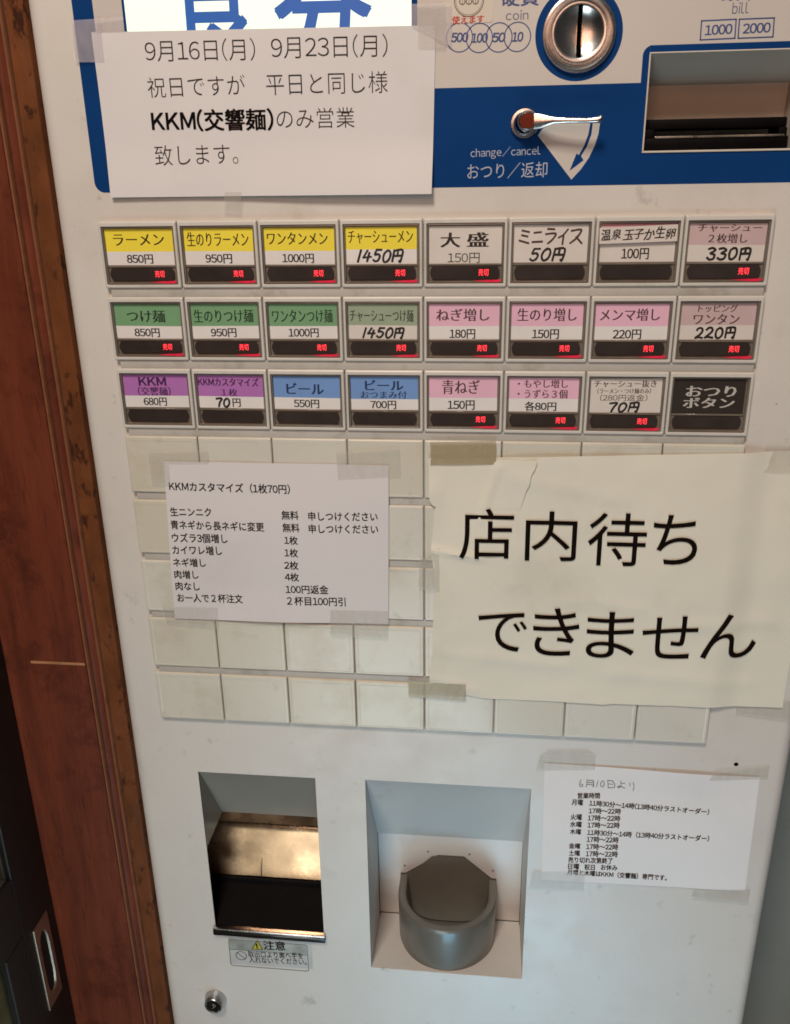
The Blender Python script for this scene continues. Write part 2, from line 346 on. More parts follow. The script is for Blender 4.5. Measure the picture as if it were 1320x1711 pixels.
def hand(mb, s, x0, x1, z0, z1, w, m, D):
    """felt pen characters in the box x0..x1, z0..z1"""
    hr = random.Random(len(s)*7+int(x0*13+z0*5)); sl = .18 if s[-1] == '円' and s[0] in '157' else .04
    gap = .22; tot = sum(HAND[c][0] for c in s)+gap*(len(s)-1); x = x0; k = (x1-x0)/tot
    for c in s:
        wd, sts = HAND[c]
        for st in sts:
            dy = hr.uniform(-.04, .04)*(z1-z0); P_ = [(x+p[0]*wd*k+(p[1]-.5)*sl*(z1-z0)+hr.uniform(-.12, .12), z0+dy+p[1]*(z1-z0)+hr.uniform(-.12, .12)) for p in st]; Q = []
            if len(P_) > 3:
                for i in range(len(P_)-1):
                    p0, p1, p2, p3 = P_[max(0, i-1)], P_[i], P_[i+1], P_[min(len(P_)-1, i+2)]
                    for t in (0, .25, .5, .75):
                        Q.append(tuple(.5*(2*p1[j]+(p2[j]-p0[j])*t+(2*p0[j]-5*p1[j]+4*p2[j]-p3[j])*t*t+(3*p1[j]-p0[j]-3*p2[j]+p3[j])*t**3) for j in (0, 1)))
                Q.append(P_[-1])
            else: Q = P_
            for qa, qb in zip(Q, Q[1:]): mb.stroke([qa, qb], w*hr.uniform(.86, 1.08), D, m); D += .001
        x += (wd+gap)*k
flat = lambda D: (lambda X, Z: D)
def arc(cx, cz, r, a0, a1, n): return [(cx+r*math.cos(math.radians(a0+(a1-a0)*i/n)), cz+r*math.sin(math.radians(a0+(a1-a0)*i/n))) for i in range(n+1)]
def rrect(x0, x1, z0, z1, r, n=6):
    return arc(x1-r, z0+r, r, -90, 0, n)+arc(x1-r, z1-r, r, 0, 90, n)+arc(x0+r, z1-r, r, 90, 180, n)+arc(x0+r, z0+r, r, 180, 270, n)
def sstep(a, b, x):
    t = max(0, min(1, (x-a)/(b-a))); return t*t*(3-2*t)

# ================================================================== the setting
fl = MB(); fl.rect(-3000, 3000, -1, 1, 0, M_floor)
fl = MB(); fl.quad((-2500, -1200, 2500), (2500, -1200, 2500), (2500, -1200, -1500), (-2500, -1200, -1500), M_floor)
tag(fl.build('floor'), kind='structure')
wl = MB(); wl.box(472, 1100, -1199, 500, -260, -130, M_wall, 2)
tag(wl.build('wall'), 'plain grey wall panel in shade at the right of the ticket machine', 'wall', kind='thing')

# ------------------------------------------------------------------ wooden door casing
wf = empty('wooden_door_casing', -75, -1200, -10)
tag(wf, 'reddish brown worn wooden door casing with two thin mouldings beside the machine', 'door casing', kind='thing')
def extr(profile, z0, z1, m, name, parent, jit=0.0, nz=160):
    mb = MB(); n = len(profile); vs = []
    for j in range(nz+1):
        z = z0+(z1-z0)*j/nz
        for x, d in profile:
            q = jit*mnoise.noise(Vector((x*0.12, z*0.045, d*.2))) if jit else 0
            vs.append((x+q*.3, z, d+q))
    fs = [(j*n+i, j*n+i+1, (j+1)*n+i+1, (j+1)*n+i) for j in range(nz) for i in range(n-1)]
    mb.add(vs, fs, m); return mb.build(name, parent, (profile[0][0], z0, 0), True)
extr([(-150, -3.2), (-118, -3.2), (-115.5, -3), (-54, -3), (-53.2, -4.5)], -1199, 260, M_wood, 'flat_board', wf, 0.25)
extr([(-53.2, -4.5), (-53, -2.6), (-52.2, -1.4), (-51.2, -1.4), (-50.4, -2.6), (-50.2, -5)], -1199, 260, M_bead, 'moulding', wf, 0.25)
extr([(-50.2, -5), (-49, -5.6), (-44.6, -5.6), (-43.8, -5)], -1199, 260, M_wood, 'groove_strip', wf, 0.1)
extr([(-43.8, -5), (-43.6, -2.8), (-42.8, -1.8), (-42, -1.8), (-41.3, -2.8), (-41, -5)], -1199, 260, M_bead, 'moulding', wf, 0.25)
extr([(-41, -5), (-40, -5.2), (-37, -4.8), (-34, -5.3), (-31, -4.9), (-29.2, -5.4), (-28.6, -7), (-28.6, -40)], -1199, 260, M_woodraw, 'worn_edge_strip', wf, 0.9, 420)
jb = MB(); jb.box(-97, -54.5, -314.4, -312.3, -3.2, -2.6, mat('raw_joint', (0.36, 0.17, 0.075), 0.6, nscale=60, namt=.3), 0.2, 1)
jb.build('joint_line', wf, (-75, -313, -3))

# ------------------------------------------------------------------ sliding door, standing at right angles to the machine
dx = -117.5
dr = empty('sliding_door', dx-15, -1190, 300)
tag(dr, 'black framed sliding door with recessed metal pull left of wooden casing', 'door', kind='thing')
def dbox(d0, d1, z0, z1, m, name, xo=0.0, bev=1.0):
    b = MB(); b.box(dx-30, dx+xo, z0, z1, d0, d1, m, bev); return b.build(name, dr, (dx, z0, d0))
dbox(-3.1, 42.5, -1190, 600, M_door, 'door_stile')
dbox(42.7, 900, -536, -481, M_door, 'door_rail')
dbox(42.7, 68.8, -1190, -536.2, M_door, 'door_stile')
dbox(42.7, 900, -1190, -1100, M_door, 'door_rail')
b = MB(); b.box(dx-16, dx-12, -480.8, 600, 42.8, 900, M_pane); b.build('upper_pane', dr, (dx, -480, 43))
b = MB(); b.box(dx-10, dx-6, -1099, -536.4, 69, 900, M_olive); b.build('lower_pane', dr, (dx, -537, 69))
b = MB()
for k in range(9):                         # glazing bead round the upper pane
    pass
b.box(dx-12, dx-3, -480.9, -478, 43, 900, M_bezin, 0.4); b.box(dx-12, dx-3, -477.9, 600, 43, 46, M_bezin, 0.4)
b.build('glazing_bead', dr, (dx, -480, 43))
pu = MB()
def dpt(d, z, x): return (dx+x, z, d)
pc, pz0 = 20.2, -588.0
def oval(rd, rz, n=40):
    o = []
    for k in range(n):
        a = 2*math.pi*k/n; sx, sy = math.cos(a), math.sin(a)
        o.append((math.copysign(abs(sx)**0.8, sx)*rd, math.copysign(abs(sy)**0.45, sy)*rz))
    return o
outer = []
for k in range(40):
    a = 2*math.pi*k/40; sx, sy = math.cos(a), math.sin(a); q = max(abs(sx), abs(sy)); outer.append((sx/q*11.2, sy/q*43.8))
rings = [(outer, 0.2), (outer, 1.2), ([(x*.985, y*.99) for x, y in outer], 1.5), (oval(6.6, 33), 1.5), (oval(6.2, 32.4), 0.9), (oval(5.6, 31), -0.8), (oval(4.8, 29), -9)]
vs = [dpt(pc+x, pz0+y, h) for pts, h in rings for x, y in pts]
fs = [(j*40+(k+1) % 40, j*40+k, (j+1)*40+k, (j+1)*40+(k+1) % 40) for j in range(len(rings)-2) for k in range(40)]
pu.add(vs, fs, M_pull)
j = len(rings)-2
pu.add(vs, [(j*40+(k+1) % 40, j*40+k, (j+1)*40+k, (j+1)*40+(k+1) % 40) for k in range(40)]+[tuple(reversed(range((j+1)*40, (j+2)*40)))], M_bezin)
pu.build('door_pull', dr, dpt(pc, pz0, 0), True)

# ================================================================== the ticket machine
TM = empty('ticket_machine', 216, -1200, -130)
tag(TM, 'white meal ticket vending machine with rows of labelled buttons and a blue top panel', 'vending machine')
XL, XR, RC = -28.5, 461.0, 9.0
holes = [(23.2, 115.6, -569.0, -405.7), (154.2, 279.2, -594.6, -404.6), (324.0, 407.5, 34.3, 83.0)]
cab = MB()
xs = sorted({XL+RC, XR-RC}|{h[0] for h in holes}|{h[1] for h in holes}); zs = sorted({-1180, 320}|{h[2] for h in holes}|{h[3] for h in holes})
for x0, x1 in zip(xs, xs[1:]):
    for z0, z1 in zip(zs, zs[1:]):
        xm, zm = (x0+x1)/2, (z0+z1)/2
        if any(h[0] < xm < h[1] and h[2] < zm < h[3] for h in holes): continue
        cab.rect(x0, x1, z0, z1, -4, M_body)
for side in (0, 1):
    cx = XL+RC if side == 0 else XR-RC
    pr = [(cx+RC*math.cos(math.radians(a)), -4-RC+RC*math.sin(math.radians(a))) for a in (range(180, 89, -10) if side == 0 else range(90, -1, -10))]
    pr = [(XL, -250)]+pr if side == 0 else pr+[(XR, -250)]
    for (xa, da), (xb, db) in zip(pr, pr[1:]):
        cab.quad((xa, -1180, da), (xb, -1180, db), (xb, 320, db), (xa, 320, da), M_body)
cab.quad((XL, 320, -250), (XL, 320, -13), (XR, 320, -13), (XR, 320, -250), M_body)
cab.quad((XR, -1180, -250), (XL, -1180, -250), (XL, 320, -250), (XR, 320, -250), M_body)
cab.box(XL+10, XR-10, -1199, -1180.5, -240, -20, M_black)
# thin steel edge of the openings
for (x0, x1, z0, z1) in holes:
    for a, b_ in (((x0, z0), (x1, z0)), ((x1, z0), (x1, z1)), ((x1, z1), (x0, z1)), ((x0, z1), (x0, z0))):
        cab.quad((*a, -4), (*a, -5.2), (*b_, -5.2), (*b_, -4), M_bezin if a[0] == b_[0] and x0 < 300 else M_body)
cab.disc(423.3, -373.5, 1.6, -3.94, M_slotblk)                # small plug hole
for (cx, cz, r) in ((14.0, -110.5, .5), (415.5, -110, .4), (300.0, -382, .5)):
    cab.disc(cx, cz, r, -3.95, M_bezin, 8)
cabinet = cab.build('cabinet', TM, (216, -430, -4), True)

# ---- printed blue and white panel
pp = MB(); Dp = -3.92
def band(pts, D, m): pp.add([(x, z, D) for x, z in pts], [tuple(range(len(pts)))], m)
x0, zb, r = 0.2, 16.6, 6.0
XP = 434.0
hb = (323.4, 408.1, 33.7, 83.6)                             # the print stops round the bill opening
band([(x0+r, zb), (hb[0], zb), (hb[0], 69), (x0, 69)]+arc(x0+r, zb+r, r, 180, 270, 8)[:-1], Dp, M_blue)
pp.rect(hb[0], hb[1], zb, hb[2], Dp, M_blue); pp.rect(hb[1], XP, zb, 69, Dp, M_blue)
pp.rect(x0, x0+12.2, 69, 300, Dp, M_blue)
pp.rect(x0+12.2, hb[0], 69, 300, Dp, M_white); pp.rect(hb[0], hb[1], hb[3], 300, Dp, M_white); pp.rect(hb[1], XP, 69, 300, Dp, M_white)
fr = rrect(29.5, 196.8, 60, 230, 2)                          # blue frame round the lit window
pp.add([(x, max(z, 69.01), Dp+.05) for x, z in fr], [tuple(range(len(fr)))], M_blue)
# ring of blue round the coin slot
pp.lathe(284.7, 94.0, [(23.4, Dp+.05), (18, Dp+.05)], M_blue, 64)
# blue outline round the bill opening
pp.add([(x, z, Dp+.05) for x, z in [(319.6, 69), (323.3, 69), (323.3, 83.7)]+[(323.3, 87.2)]+arc(324.6, 82.2, 5, 105, 180, 6)], [tuple(range(11))], M_blue)
pp.rect(323.31, 412, 83.7, 87.2, Dp+.05, M_blue); pp.rect(408.2, 412, 69, 83.7, Dp+.05, M_blue)
# coin and bill print
sf = flat(Dp)
for t, cx, cy, x_a, x_b in (('500', 105, 138, 76, 136), ('100', 178, 140, 150, 208), ('50', 250, 138, 226, 272), ('10', 318, 136, 299, 338)):
    X, Z = at(*cB(cx, cy)); pp.lathe(X, Z, [(7.45, Dp+.06), (6.85, Dp+.06)], M_bluetxt, 40)
    inkpx(pp, t, cB, x_a, cy+17, x_b, cy+16, 34, 'heavy', M_bluetxt, sf, -4, shear=0.12)
inkpx(pp, 'coin', cB, 275, 75, 358, 72, 36, 'reg', M_greytxt, sf, -4)
inkpx(pp, '硬貨', cB, 258, 24, 395, 20, 66, 'bold', M_bluetxt, sf, -4)
inkpx(pp, 'bill', cB, 1106, 52, 1167, 49, 42, 'reg', M_greytxt, sf, -4)
inkpx(pp, '紙幣', cB, 1070, 4, 1200, 0, 64, 'bold', M_bluetxt, sf, -4)
for t, x_a, x_b, ya, yb, yc, yd in (('1000', 990, 1122, 77, 147, 71, 141), ('2000', 1129, 1262, 71, 141, 66, 136)):
    q = [at(*cB(*p)) for p in ((x_a, yb), (x_b-5, yd), (x_b, yc), (x_a+5, ya))]
    for a, b_ in zip(q, q[1:]+q[:1]): pp.stroke([a, b_], 0.7, Dp+.06, M_bluetxt)
    inkpx(pp, t, cB, x_a+17, yb-17, x_b-16, yd-17, 36, 'bold', M_bluetxt, sf, -4)
inkpx(pp, 'change/cancel', cB, 146, 587, 402, 577, 42, 'reg', M_palelet, sf, -4, lift=0.12)
inkpx(pp, 'おつり／返却', cB, 134, 660, 427, 652, 58, 'reg', M_palelet, sf, -4, lift=0.12)
# white pie and arrow of the return lever
lc = (258.6, 50.6)
pie = [(264.8, 43.6)]+[at(*cU(*p)) for p in ((968, 1238), (1035, 1165), (1090, 1085), (1130, 1000), (1155, 920), (1165, 850), (800, 850))]
pp.add([(x, z, Dp+.05) for x, z in pie], [tuple(range(len(pie)))], M_white)
ar = [at(*cU(*p)) for p in ((1098, 850), (1116, 850), (1105, 930), (1075, 1010), (1035, 1075), (1052, 1105), (955, 1178), (1003, 1058), (1020, 1068), (1057, 1000), (1085, 925))]
pp.add([(x, z, Dp+.09) for x, z in ar], [tuple(reversed(range(len(ar))))], M_blue)
pp.build('printed_panel', TM, (216, 100, Dp))

# ---- lit sign window
sg = MB(); sg.prism(rrect(31.2, 193.6, 72, 225, 1.2), -3.8, -3.5, M_lit)
inkpx(sg, '食', cA, 522, 190, 768, 185, 400, 'med', M_litblue, flat(-3.5), -3.5, lift=.05)
inkpx(sg, '券', cA, 828, 172, 1106, 166, 400, 'med', M_litblue, flat(-3.5), -3.5, lift=.05)
sg.build('lit_sign', TM, (112, 140, -3.6))

# ---- coin slot
cs = MB(); CX, CZ = 284.7, 94.0
prof = [(19.8, -3.9), (19.9, -2.4), (19.2, -1.2), (18.0, -0.9), (17.0, -1.6), (16.2, -2.2), (15.6, -1.6), (15.2, -0.4), (14.4, 0.5), (13.2, 0.6), (12.2, 0.0), (10, -1.3), (7, -2.3), (3.5, -2.8), (0.02, -2.95)]
cs.lathe(CX, CZ, prof, M_chrome, 72)
cso = cs.build('coin_slot', TM, (CX, CZ, -3), True)
def bowl(r):
    for (r1, d1), (r0, d0) in zip(prof, prof[1:]):
        if r0 <= r <= r1: return d0+(d1-d0)*(r-r0)/(r1-r0)
    return -2.9
sl = MB(); n = 24
zz = [-12.4+24.8*k/n for k in range(n+1)]
for wd, off, mm in ((1.75, 0.25, M_steel), (1.2, 0.5, M_slotblk)):
    sl.add([(CX+sx*wd, CZ+.6+z*(1 if wd < 1.5 else 1.03), bowl(abs(z))+off) for z in zz for sx in (-1, 1)], [(2*k, 2*k+1, 2*k+3, 2*k+2) for k in range(n)], mm)
sl.build('slot_opening', cso, (CX, CZ, -2))

# ---- change return lever
lv = MB(); LX, LZ = 258.4, 50.4
lv.lathe(LX-1.2, LZ-0.6, [(8.0, -3.9), (8.1, -2.2), (7.6, -1.4), (6.3, -1.2), (5.9, 0.0), (5.4, 0.4)], M_chrome, 40)
lvo = lv.build('return_lever', TM, (LX, LZ, -3), True)
kb = MB(); kb.lathe(LX-.2, LZ+.2, [(5.6, -1), (5.4, 4.5), (4.9, 5.6), (4.2, 6.0)], M_chrome, 40)
kb.disc(LX-.2, LZ+.2, 4.21, 6.0, M_cap, 12); kb.build('pivot_cap', lvo, (LX, LZ, 0), True)
hm = MB()
path = [(LX+3.6, LZ-.1, 5.0, 4.3, 1.6), (LX+7, LZ-.15, 5.2, 4.0, 1.6), (LX+10, LZ-.1, 5.6, 3.0, 1.5), (LX+14, LZ+.1, 6.6, 1.9, 1.5), (LX+22, LZ-.2, 7.6, 1.5, 1.5), (LX+32, LZ-.5, 8.2, 1.35, 1.4), (LX+37.5, LZ-.3, 8.4, 1.5, 1.4), (LX+39.4, LZ+.2, 8.6, 2.1, 1.6), (LX+40.2, LZ+.3, 8.6, 1.5, 1.2)]
vs = []; ns = 12
for X, Z, D, hz, hd in path:
    for k in range(ns):
        a = 2*math.pi*k/ns; c_, s_ = math.cos(a), math.sin(a)
        vs.append((X, Z+math.copysign(abs(s_)**.7, s_)*hz, D+math.copysign(abs(c_)**.7, c_)*hd))
hm.add(vs, [(j*ns+k, (j+1)*ns+k, (j+1)*ns+(k+1) % ns, j*ns+(k+1) % ns) for j in range(len(path)-1) for k in range(ns)]+[tuple(range(ns)), tuple(reversed(range((len(path)-1)*ns, len(path)*ns)))], M_chrome)
hm.build('lever_handle', lvo, (LX+5, LZ, 5), True)

# ---- bill slot
bs = MB(); bx0, bx1, bz0, bz1 = holes[2]
bs.quad((bx0, bz1, -5.2), (bx1, bz1, -5.2), (bx1, 70.2, -36), (bx0, 70.2, -36), M_bill)
bs.quad((bx0, 70.2, -36), (bx1, 70.2, -36), (bx1, 30, -40), (bx0, 30, -40), M_bill)
bs.quad((bx0, bz1, -5.2), (bx0, 70.2, -36), (bx0, 30, -40), (bx0, bz0, -5.2), M_bill)
bs.quad((bx1, bz1, -5.2), (bx1, bz0, -5.2), (bx1, 30, -40), (bx1, 70.2, -36), M_bill)
bs.quad((bx0, bz0, -5.2), (bx1, bz0, -5.2), (bx1, 30, -40), (bx0, 30, -40), M_bill)
bso = bs.build('bill_slot', TM, (365, 60, -20))
ed = MB()
for x0_, x1_, z0_, z1_ in ((bx0-.9, bx1+.9, bz0-1.1, bz0), (bx0-.9, bx1+.9, bz1, bz1+.8), (bx0-.9, bx0, bz0, bz1), (bx1, bx1+.9, bz0, bz1)):
    ed.box(x0_, x1_, z0_, z1_, -4.4, -3.1, M_card, .25, 1)
ed.build('opening_rim', bso, (365, 60, -4))
mo = MB(); mo.box(bx0+.6, bx1-4.5, bz0+.2, 41, -34, -8, M_black, .8); mo.box(bx0+.6, bx1-4.5, 45.6, 51.0, -34, -14, M_black, .8)
mo.box(bx0+.6, bx0+6.2, 41, 45.6, -34, -9, M_black, .6); mo.box(bx1-9, bx1-4.5, 41, 45.6, -34, -12, M_black, .6)
mo.build('bill_mouth', bso, (365, 42, -12), True)
ml = MB(); ml.box(bx0+6.4, bx1-7, 40.8, 41.9, -9, -7.4, M_steel, .3, 2); ml.build('metal_edge', bso, (365, 41, -8))

# ---- ticket buttons ---------------------------------------------------------------
P, RP, TH = 50.0, 45.09, 39.6
OX0, OX1, OZ0, OZ1 = 1.9, 47.7, -37.5, -3.0                # opening of the button in its tile
def loft(b, loops, m):
    n = len(loops[0][0]); vs = [(x, z, d) for pts, d in loops for x, z in pts]
    b.add(vs, [(j*n+k, j*n+(k+1) % n, (j+1)*n+(k+1) % n, (j+1)*n+k) for j in range(len(loops)-1) for k in range(n)], m)
def tile_ring():
    b = MB(); w, hgt = 49.55, TH
    out0 = rrect(.25, w, -hgt, 0, .8, 3)
    loft(b, [(out0, -4.2), (out0, -1.0), (rrect(.5, w-.25, -hgt+.25, -.4, .8, 3), -.3), (rrect(.9, w-.6, -hgt+.6, -.9, .8, 3), 0.0), (rrect(OX0-.3, OX1+.3, OZ0-.3, OZ1+.3, .6, 3), 0.05),
             (rrect(OX0, OX1, OZ0, OZ1, .5, 3), -0.2), (rrect(OX0, OX1, OZ0, OZ1, .5, 3), -3.4)], M_tilew)
    return b
def bezel_mesh():
    b = MB()
    f = lambda q, r=.5: rrect(OX0+q, OX1-q, OZ0+q, OZ1-q, r, 3)
    loft(b, [(f(.12), -3.2), (f(.12), -1.5), (f(.35), -1.0), (f(.9), -.9), (f(1.15), -1.3), (f(1.2), -2.9)], M_bezel)
    b.rect(OX0+.1, OX1-.1, OZ0+.1, OZ1-.1, -2.75, M_bezel)
    b.box(OX0+1.2, OX1-1.2, -27.2, -26.1, -2.7, -1.9, M_bezel, .2, 1)
    b.rect(OX0-.05, OX1+.05, OZ0-.05, OZ1+.05, -3.3, M_bezin)
    return b
def disp_mesh():
    b = MB(); z1, z0, xa, xb = -27.7, -35.0, 3.9, 45.4
    cz = (z0+z1)/2; h = (z1-z0)/2
    pts = [(xb-1.6*(t*t), cz+h*t) for t in [-1+.2*i for i in range(11)]]+[(xa+1.6*(t*t), cz+h*t) for t in [1-.2*i for i in range(11)]]
    b.prism(pts, -2.7, -1.7, M_disp); return b
def lamp_mesh():
    b = MB(); sf_ = flat(-1.7)
    ink(b, '売', (32.9, -33.1), (35.7, -33.1), (32.9, -29.2), 'reg', M_red, sf_, .06, 2)
    ink(b, '切', (36.1, -33.1), (38.8, -33.1), (36.1, -29.2), 'reg', M_red, sf_, .06, 2)
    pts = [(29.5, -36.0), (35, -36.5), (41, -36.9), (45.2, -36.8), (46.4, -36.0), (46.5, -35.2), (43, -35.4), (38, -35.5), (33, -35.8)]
    b.prism(pts, -1.2, -.8, M_redlow); return b  # glow along the bezel's lower edge, added as an emissive strip
protos = {}
def L(c1, c2, band, lines): return dict(c1=c1, c2=c2, band=band, lines=lines)
YEL, GRN, PNK, PUR, BLU, MAU = [srgb(*c) for c in ((238, 220, 70), (116, 160, 120), (226, 180, 202), (174, 112, 182), (112, 150, 206), (196, 172, 174))]
GRNF = srgb(150, 166, 142); WHT = (0.74, 0.72, 0.71); BEI = (0.66, 0.62, 0.58); BLKC = (0.03, 0.022, 0.018)
DG, DP, DB, DM, DY = (0.012, 0.03, 0.016), (0.06, 0.014, 0.08), (0.012, 0.03, 0.10), (0.07, 0.035, 0.035), (0.035, 0.022, 0.006)
K = (0.02, 0.016, 0.015)
def pr(t, u0, u1, style='price', v0=.70, v1=.955): return (t, style, u0, u1, v0, v1, K)
CELLS = [
 [L(YEL, WHT, .62, [('ラーメン', 'mincho', .125, .87, .14, .45, DY), pr('850円', .295, .68)]),
  L(YEL, WHT, .62, [('生のりラーメン', 'mincho', .045, .935, .10, .48, DY), pr('950円', .295, .68)]),
  L(YEL, WHT, .62, [('ワンタンメン', 'mincho', .045, .905, .12, .45, DY), pr('1000円', .25, .70)]),
  L(YEL, WHT, .60, [('チャーシューメン', 'mincho', .04, .945, .10, .44, DY), pr('1450円', .175, .795, 'heavy', .62, .93)]),
  L(BEI, BEI, .0, [('大', 'minchob', .165, .42, .17, .56, K), ('盛', 'minchob', .53, .81, .17, .55, K), pr('150円', .26, .70, 'reg', .71, .985)]),
  L(BEI, BEI, .0, [('ミニライス', 'heavy', .08, .92, .13, .50, DM), pr('50円', .24, .69, 'heavy', .63, .94)]),
  L(PNK, BEI, .50, [pr('100円', .30, .66, 'price', .64, .93)]),
  L(MAU, BEI, .56, [('チャーシュー', 'mincho', .11, .93, .03, .22, DM), ('２枚増し', 'mincho', .26, .76, .27, .51, DM), pr('330円', .27, .82, 'heavy', .64, .93)])],
 [L(GRN, WHT, .63, [('つけ麺', 'mincho', .19, .765, .16, .52, DG), pr('850円', .28, .66)]),
  L(GRN, WHT, .63, [('生のりつけ麺', 'mincho', .045, .93, .15, .53, DG), pr('950円', .28, .66)]),
  L(GRN, WHT, .63, [('ワンタンつけ麺', 'mincho', .05, .935, .15, .53, DG), pr('1000円', .28, .72)]),
  L(GRNF, BEI, .60, [('チャーシューつけ麺', 'mincho', .03, .945, .15, .50, (0.03, 0.045, 0.03)), pr('1450円', .22, .80, 'heavy', .68, .95)]),
  L(PNK, WHT, .62, [('ねぎ増し', 'mincho', .11, .855, .13, .48, DM), pr('180円', .30, .66, 'price', .71, .98)]),
  L(PNK, WHT, .62, [('生のり増し', 'mincho', .09, .91, .12, .48, DM), pr('150円', .305, .675, 'price', .71, .98)]),
  L(PNK, WHT, .62, [('メンマ増し', 'mincho', .07, .88, .13, .47, DM), pr('220円', .26, .645, 'price', .71, .98)]),
  L(MAU, BEI, .60, [('トッピング', 'mincho', .23, .75, .04, .24, DM), ('ワンタン', 'mincho', .18, .79, .29, .57, DM), pr('220円', .23, .75, 'heavy', .67, .95)])],
 [L(PUR, WHT, .64, [('KKM', 'minchob', .25, .67, .07, .33, DP), ('(交響麺)', 'mincho', .22, .73, .37, .64, DP), pr('680円', .29, .65)]),
  L(PUR, WHT, .64, [('KKMカスタマイズ', 'minchob', .01, .935, .07, .32, DP), ('１枚', 'mincho', .36, .60, .40, .63, DP), pr('70', .27, .47, 'heavy'), pr('円', .52, .64)]),
  L(BLU, WHT, .64, [('ビール', 'minchob', .20, .755, .20, .53, DB), pr('550円', .30, .68)]),
  L(BLU, WHT, .67, [('ビール', 'minchob', .22, .78, .10, .40, DB), ('おつまみ付', 'mincho', .15, .83, .43, .65, DB), pr('700円', .29, .67, 'price', .72, .97)]),
  L(PNK, WHT, .61, [('青ねぎ', 'mincho', .20, .74, .08, .50, DM), pr('150円', .28, .67, 'price', .69, .97)]),
  L(PNK, WHT, .61, [('・もやし増し', 'mincho', .13, .84, .05, .29, DM), ('・うずら３個', 'mincho', .13, .84, .34, .60, DM), pr('各80円', .24, .69, 'price', .70, .97)]),
  L(BEI, BEI, .0, [('チャーシュー抜き', 'mincho', .05, .92, .05, .25, DM), ('(ラーメン・つけ麺のみ)', 'mincho', .10, .85, .28, .44, DM), ('(280円返金)', 'reg', .14, .81, .46, .66, DM), pr('70円', .28, .69, 'heavy', .71, .97)]),
  L(BLKC, BLKC, .0, [('おつり', 'minchob', .19, .87, .20, .51, (.50, .48, .45)), ('ボタン', 'minchob', .165, .865, .54, .84, (.50, .48, .45))])]]
SOLD = [(1, 1, 1, 1, 1, 0, 0, 1), (1,)*8, (0, 0, 0, 0, 1, 1, 1, 0)]
NICE = [['yellow ramen label 850 yen', 'yellow nori ramen label 950 yen', 'yellow wonton noodle label 1000 yen', 'yellow pork noodle label with bold 1450 yen', 'plain white large portion label 150 yen', 'handwritten mini rice label 50 yen, unlit', 'label with handwritten slip pasted on top, 100 yen', 'mauve pork slices label 330 yen with bluish window'],
        ['green dipping noodle label 850 yen', 'green nori dipping noodle label 950 yen', 'green wonton dipping noodle label 1000 yen', 'faded green label with bold 1450 yen', 'pink leek label 180 yen', 'pink nori label 150 yen', 'pink bamboo shoot label 220 yen', 'mauve wonton topping label 220 yen'],
        ['purple label 680 yen', 'purple label 70 yen', 'blue beer label 550 yen', 'blue beer and snack label 700 yen', 'pink green onion label 150 yen', 'pink bean sprout and quail egg label 80 yen', 'white label with four lines of text 70 yen', 'black change button with white lettering']]
def cm(col, base): return mat('%s_%d_%d_%d' % (base, *[int(c*999) for c in col]), col, 0.42, nscale=40, namt=0.04, coat=0.15)
x0l, x1l, z1l, z0l = 3.1, 46.1, -4.6, -26.0
DC = -2.6
for r in range(3):
    for c in range(8):
        ox, oz = c*P, -r*RP; w = W(ox, oz, 0)
        if 'tile' not in protos:
            o = tile_ring().build('ticket_button', TM, (0, 0, 0), False); protos['tile'] = o
            protos['bez'] = bezel_mesh().build('bezel', o, (0, 0, 0), True)
            protos['disp'] = disp_mesh().build('display_window', o, (0, 0, 0))
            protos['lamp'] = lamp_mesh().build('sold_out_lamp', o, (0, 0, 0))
        else:
            o = dup(protos['tile'], TM, w)
            dup(protos['bez'], o, w); dup(protos['disp'], o, w)
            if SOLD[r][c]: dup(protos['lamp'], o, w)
        o['label'] = NICE[r][c]
        d = CELLS[r][c]; b = MB()
        wl_, hl_ = x1l-x0l, z1l-z0l
        zb_ = z1l-hl_*d['band']
        b.rect(x0l, x1l, z0l, zb_, DC, cm(d['c2'], 'card'))
        if d['band']: b.rect(x0l, x1l, zb_, z1l, DC, cm(d['c1'], 'card'))
        for (t, st, u0, u1, v0, v1, col) in d['lines']:
            za, zb2 = z1l-hl_*v1, z1l-hl_*v0
            if st == 'heavy': hand(b, t, x0l+wl_*u0, x0l+wl_*u1, za, zb2, .0 + (1.3 if '円' in t or len(t) < 3 else 1.15), cm(col, 'ink'), DC+.06)
            else: ink(b, t, (x0l+wl_*u0, za), (x0l+wl_*u1, za), (x0l+wl_*u0, zb2), st, cm(col, 'ink'), flat(DC), .06, 2)
        if (r, c) == (0, 6):
            q = [(2.6, -15.6), (46.6, -14.4), (46.3, -5.2), (2.3, -6.6)]
            b.add([(x, z, -.6) for x, z in q]+[(x, z, -1.0) for x, z in q], [(0, 1, 2, 3), (1, 0, 4, 5), (2, 1, 5, 6)], cm((.66, .61, .57), 'card'))
            hr = random.Random(3)
            for k, chh in enumerate('温泉玉子か生卵'):
                xa = 3.6+k*6.0+hr.uniform(-.3, .3); za = -13.9+k*.16+hr.uniform(-.5, .5); ww = 5.5+hr.uniform(-.6, .3); hh = 6.2+hr.uniform(-.9, .5); tl_ = hr.uniform(-.6, .4)
                ink(b, chh, (xa, za), (xa+ww, za+tl_+.3), (xa+.5+hr.uniform(-.3, .5), za+hh), 'bold', cm(K, 'ink'), flat(-.6), .06, 2)
        ra = random.uniform(-.010, .010); sx_, sz_ = random.uniform(-.25, .25), random.uniform(-.2, .2)
        b.v = [(24.6+(x-24.6)-(z+15)*ra+sx_+ox, z+(x-24.6)*ra+sz_+oz, dd) for x, z, dd in b.v]
        b.build('name_card', o, (ox+25, oz-15, DC))
        if (r, c) == (0, 7):
            pass

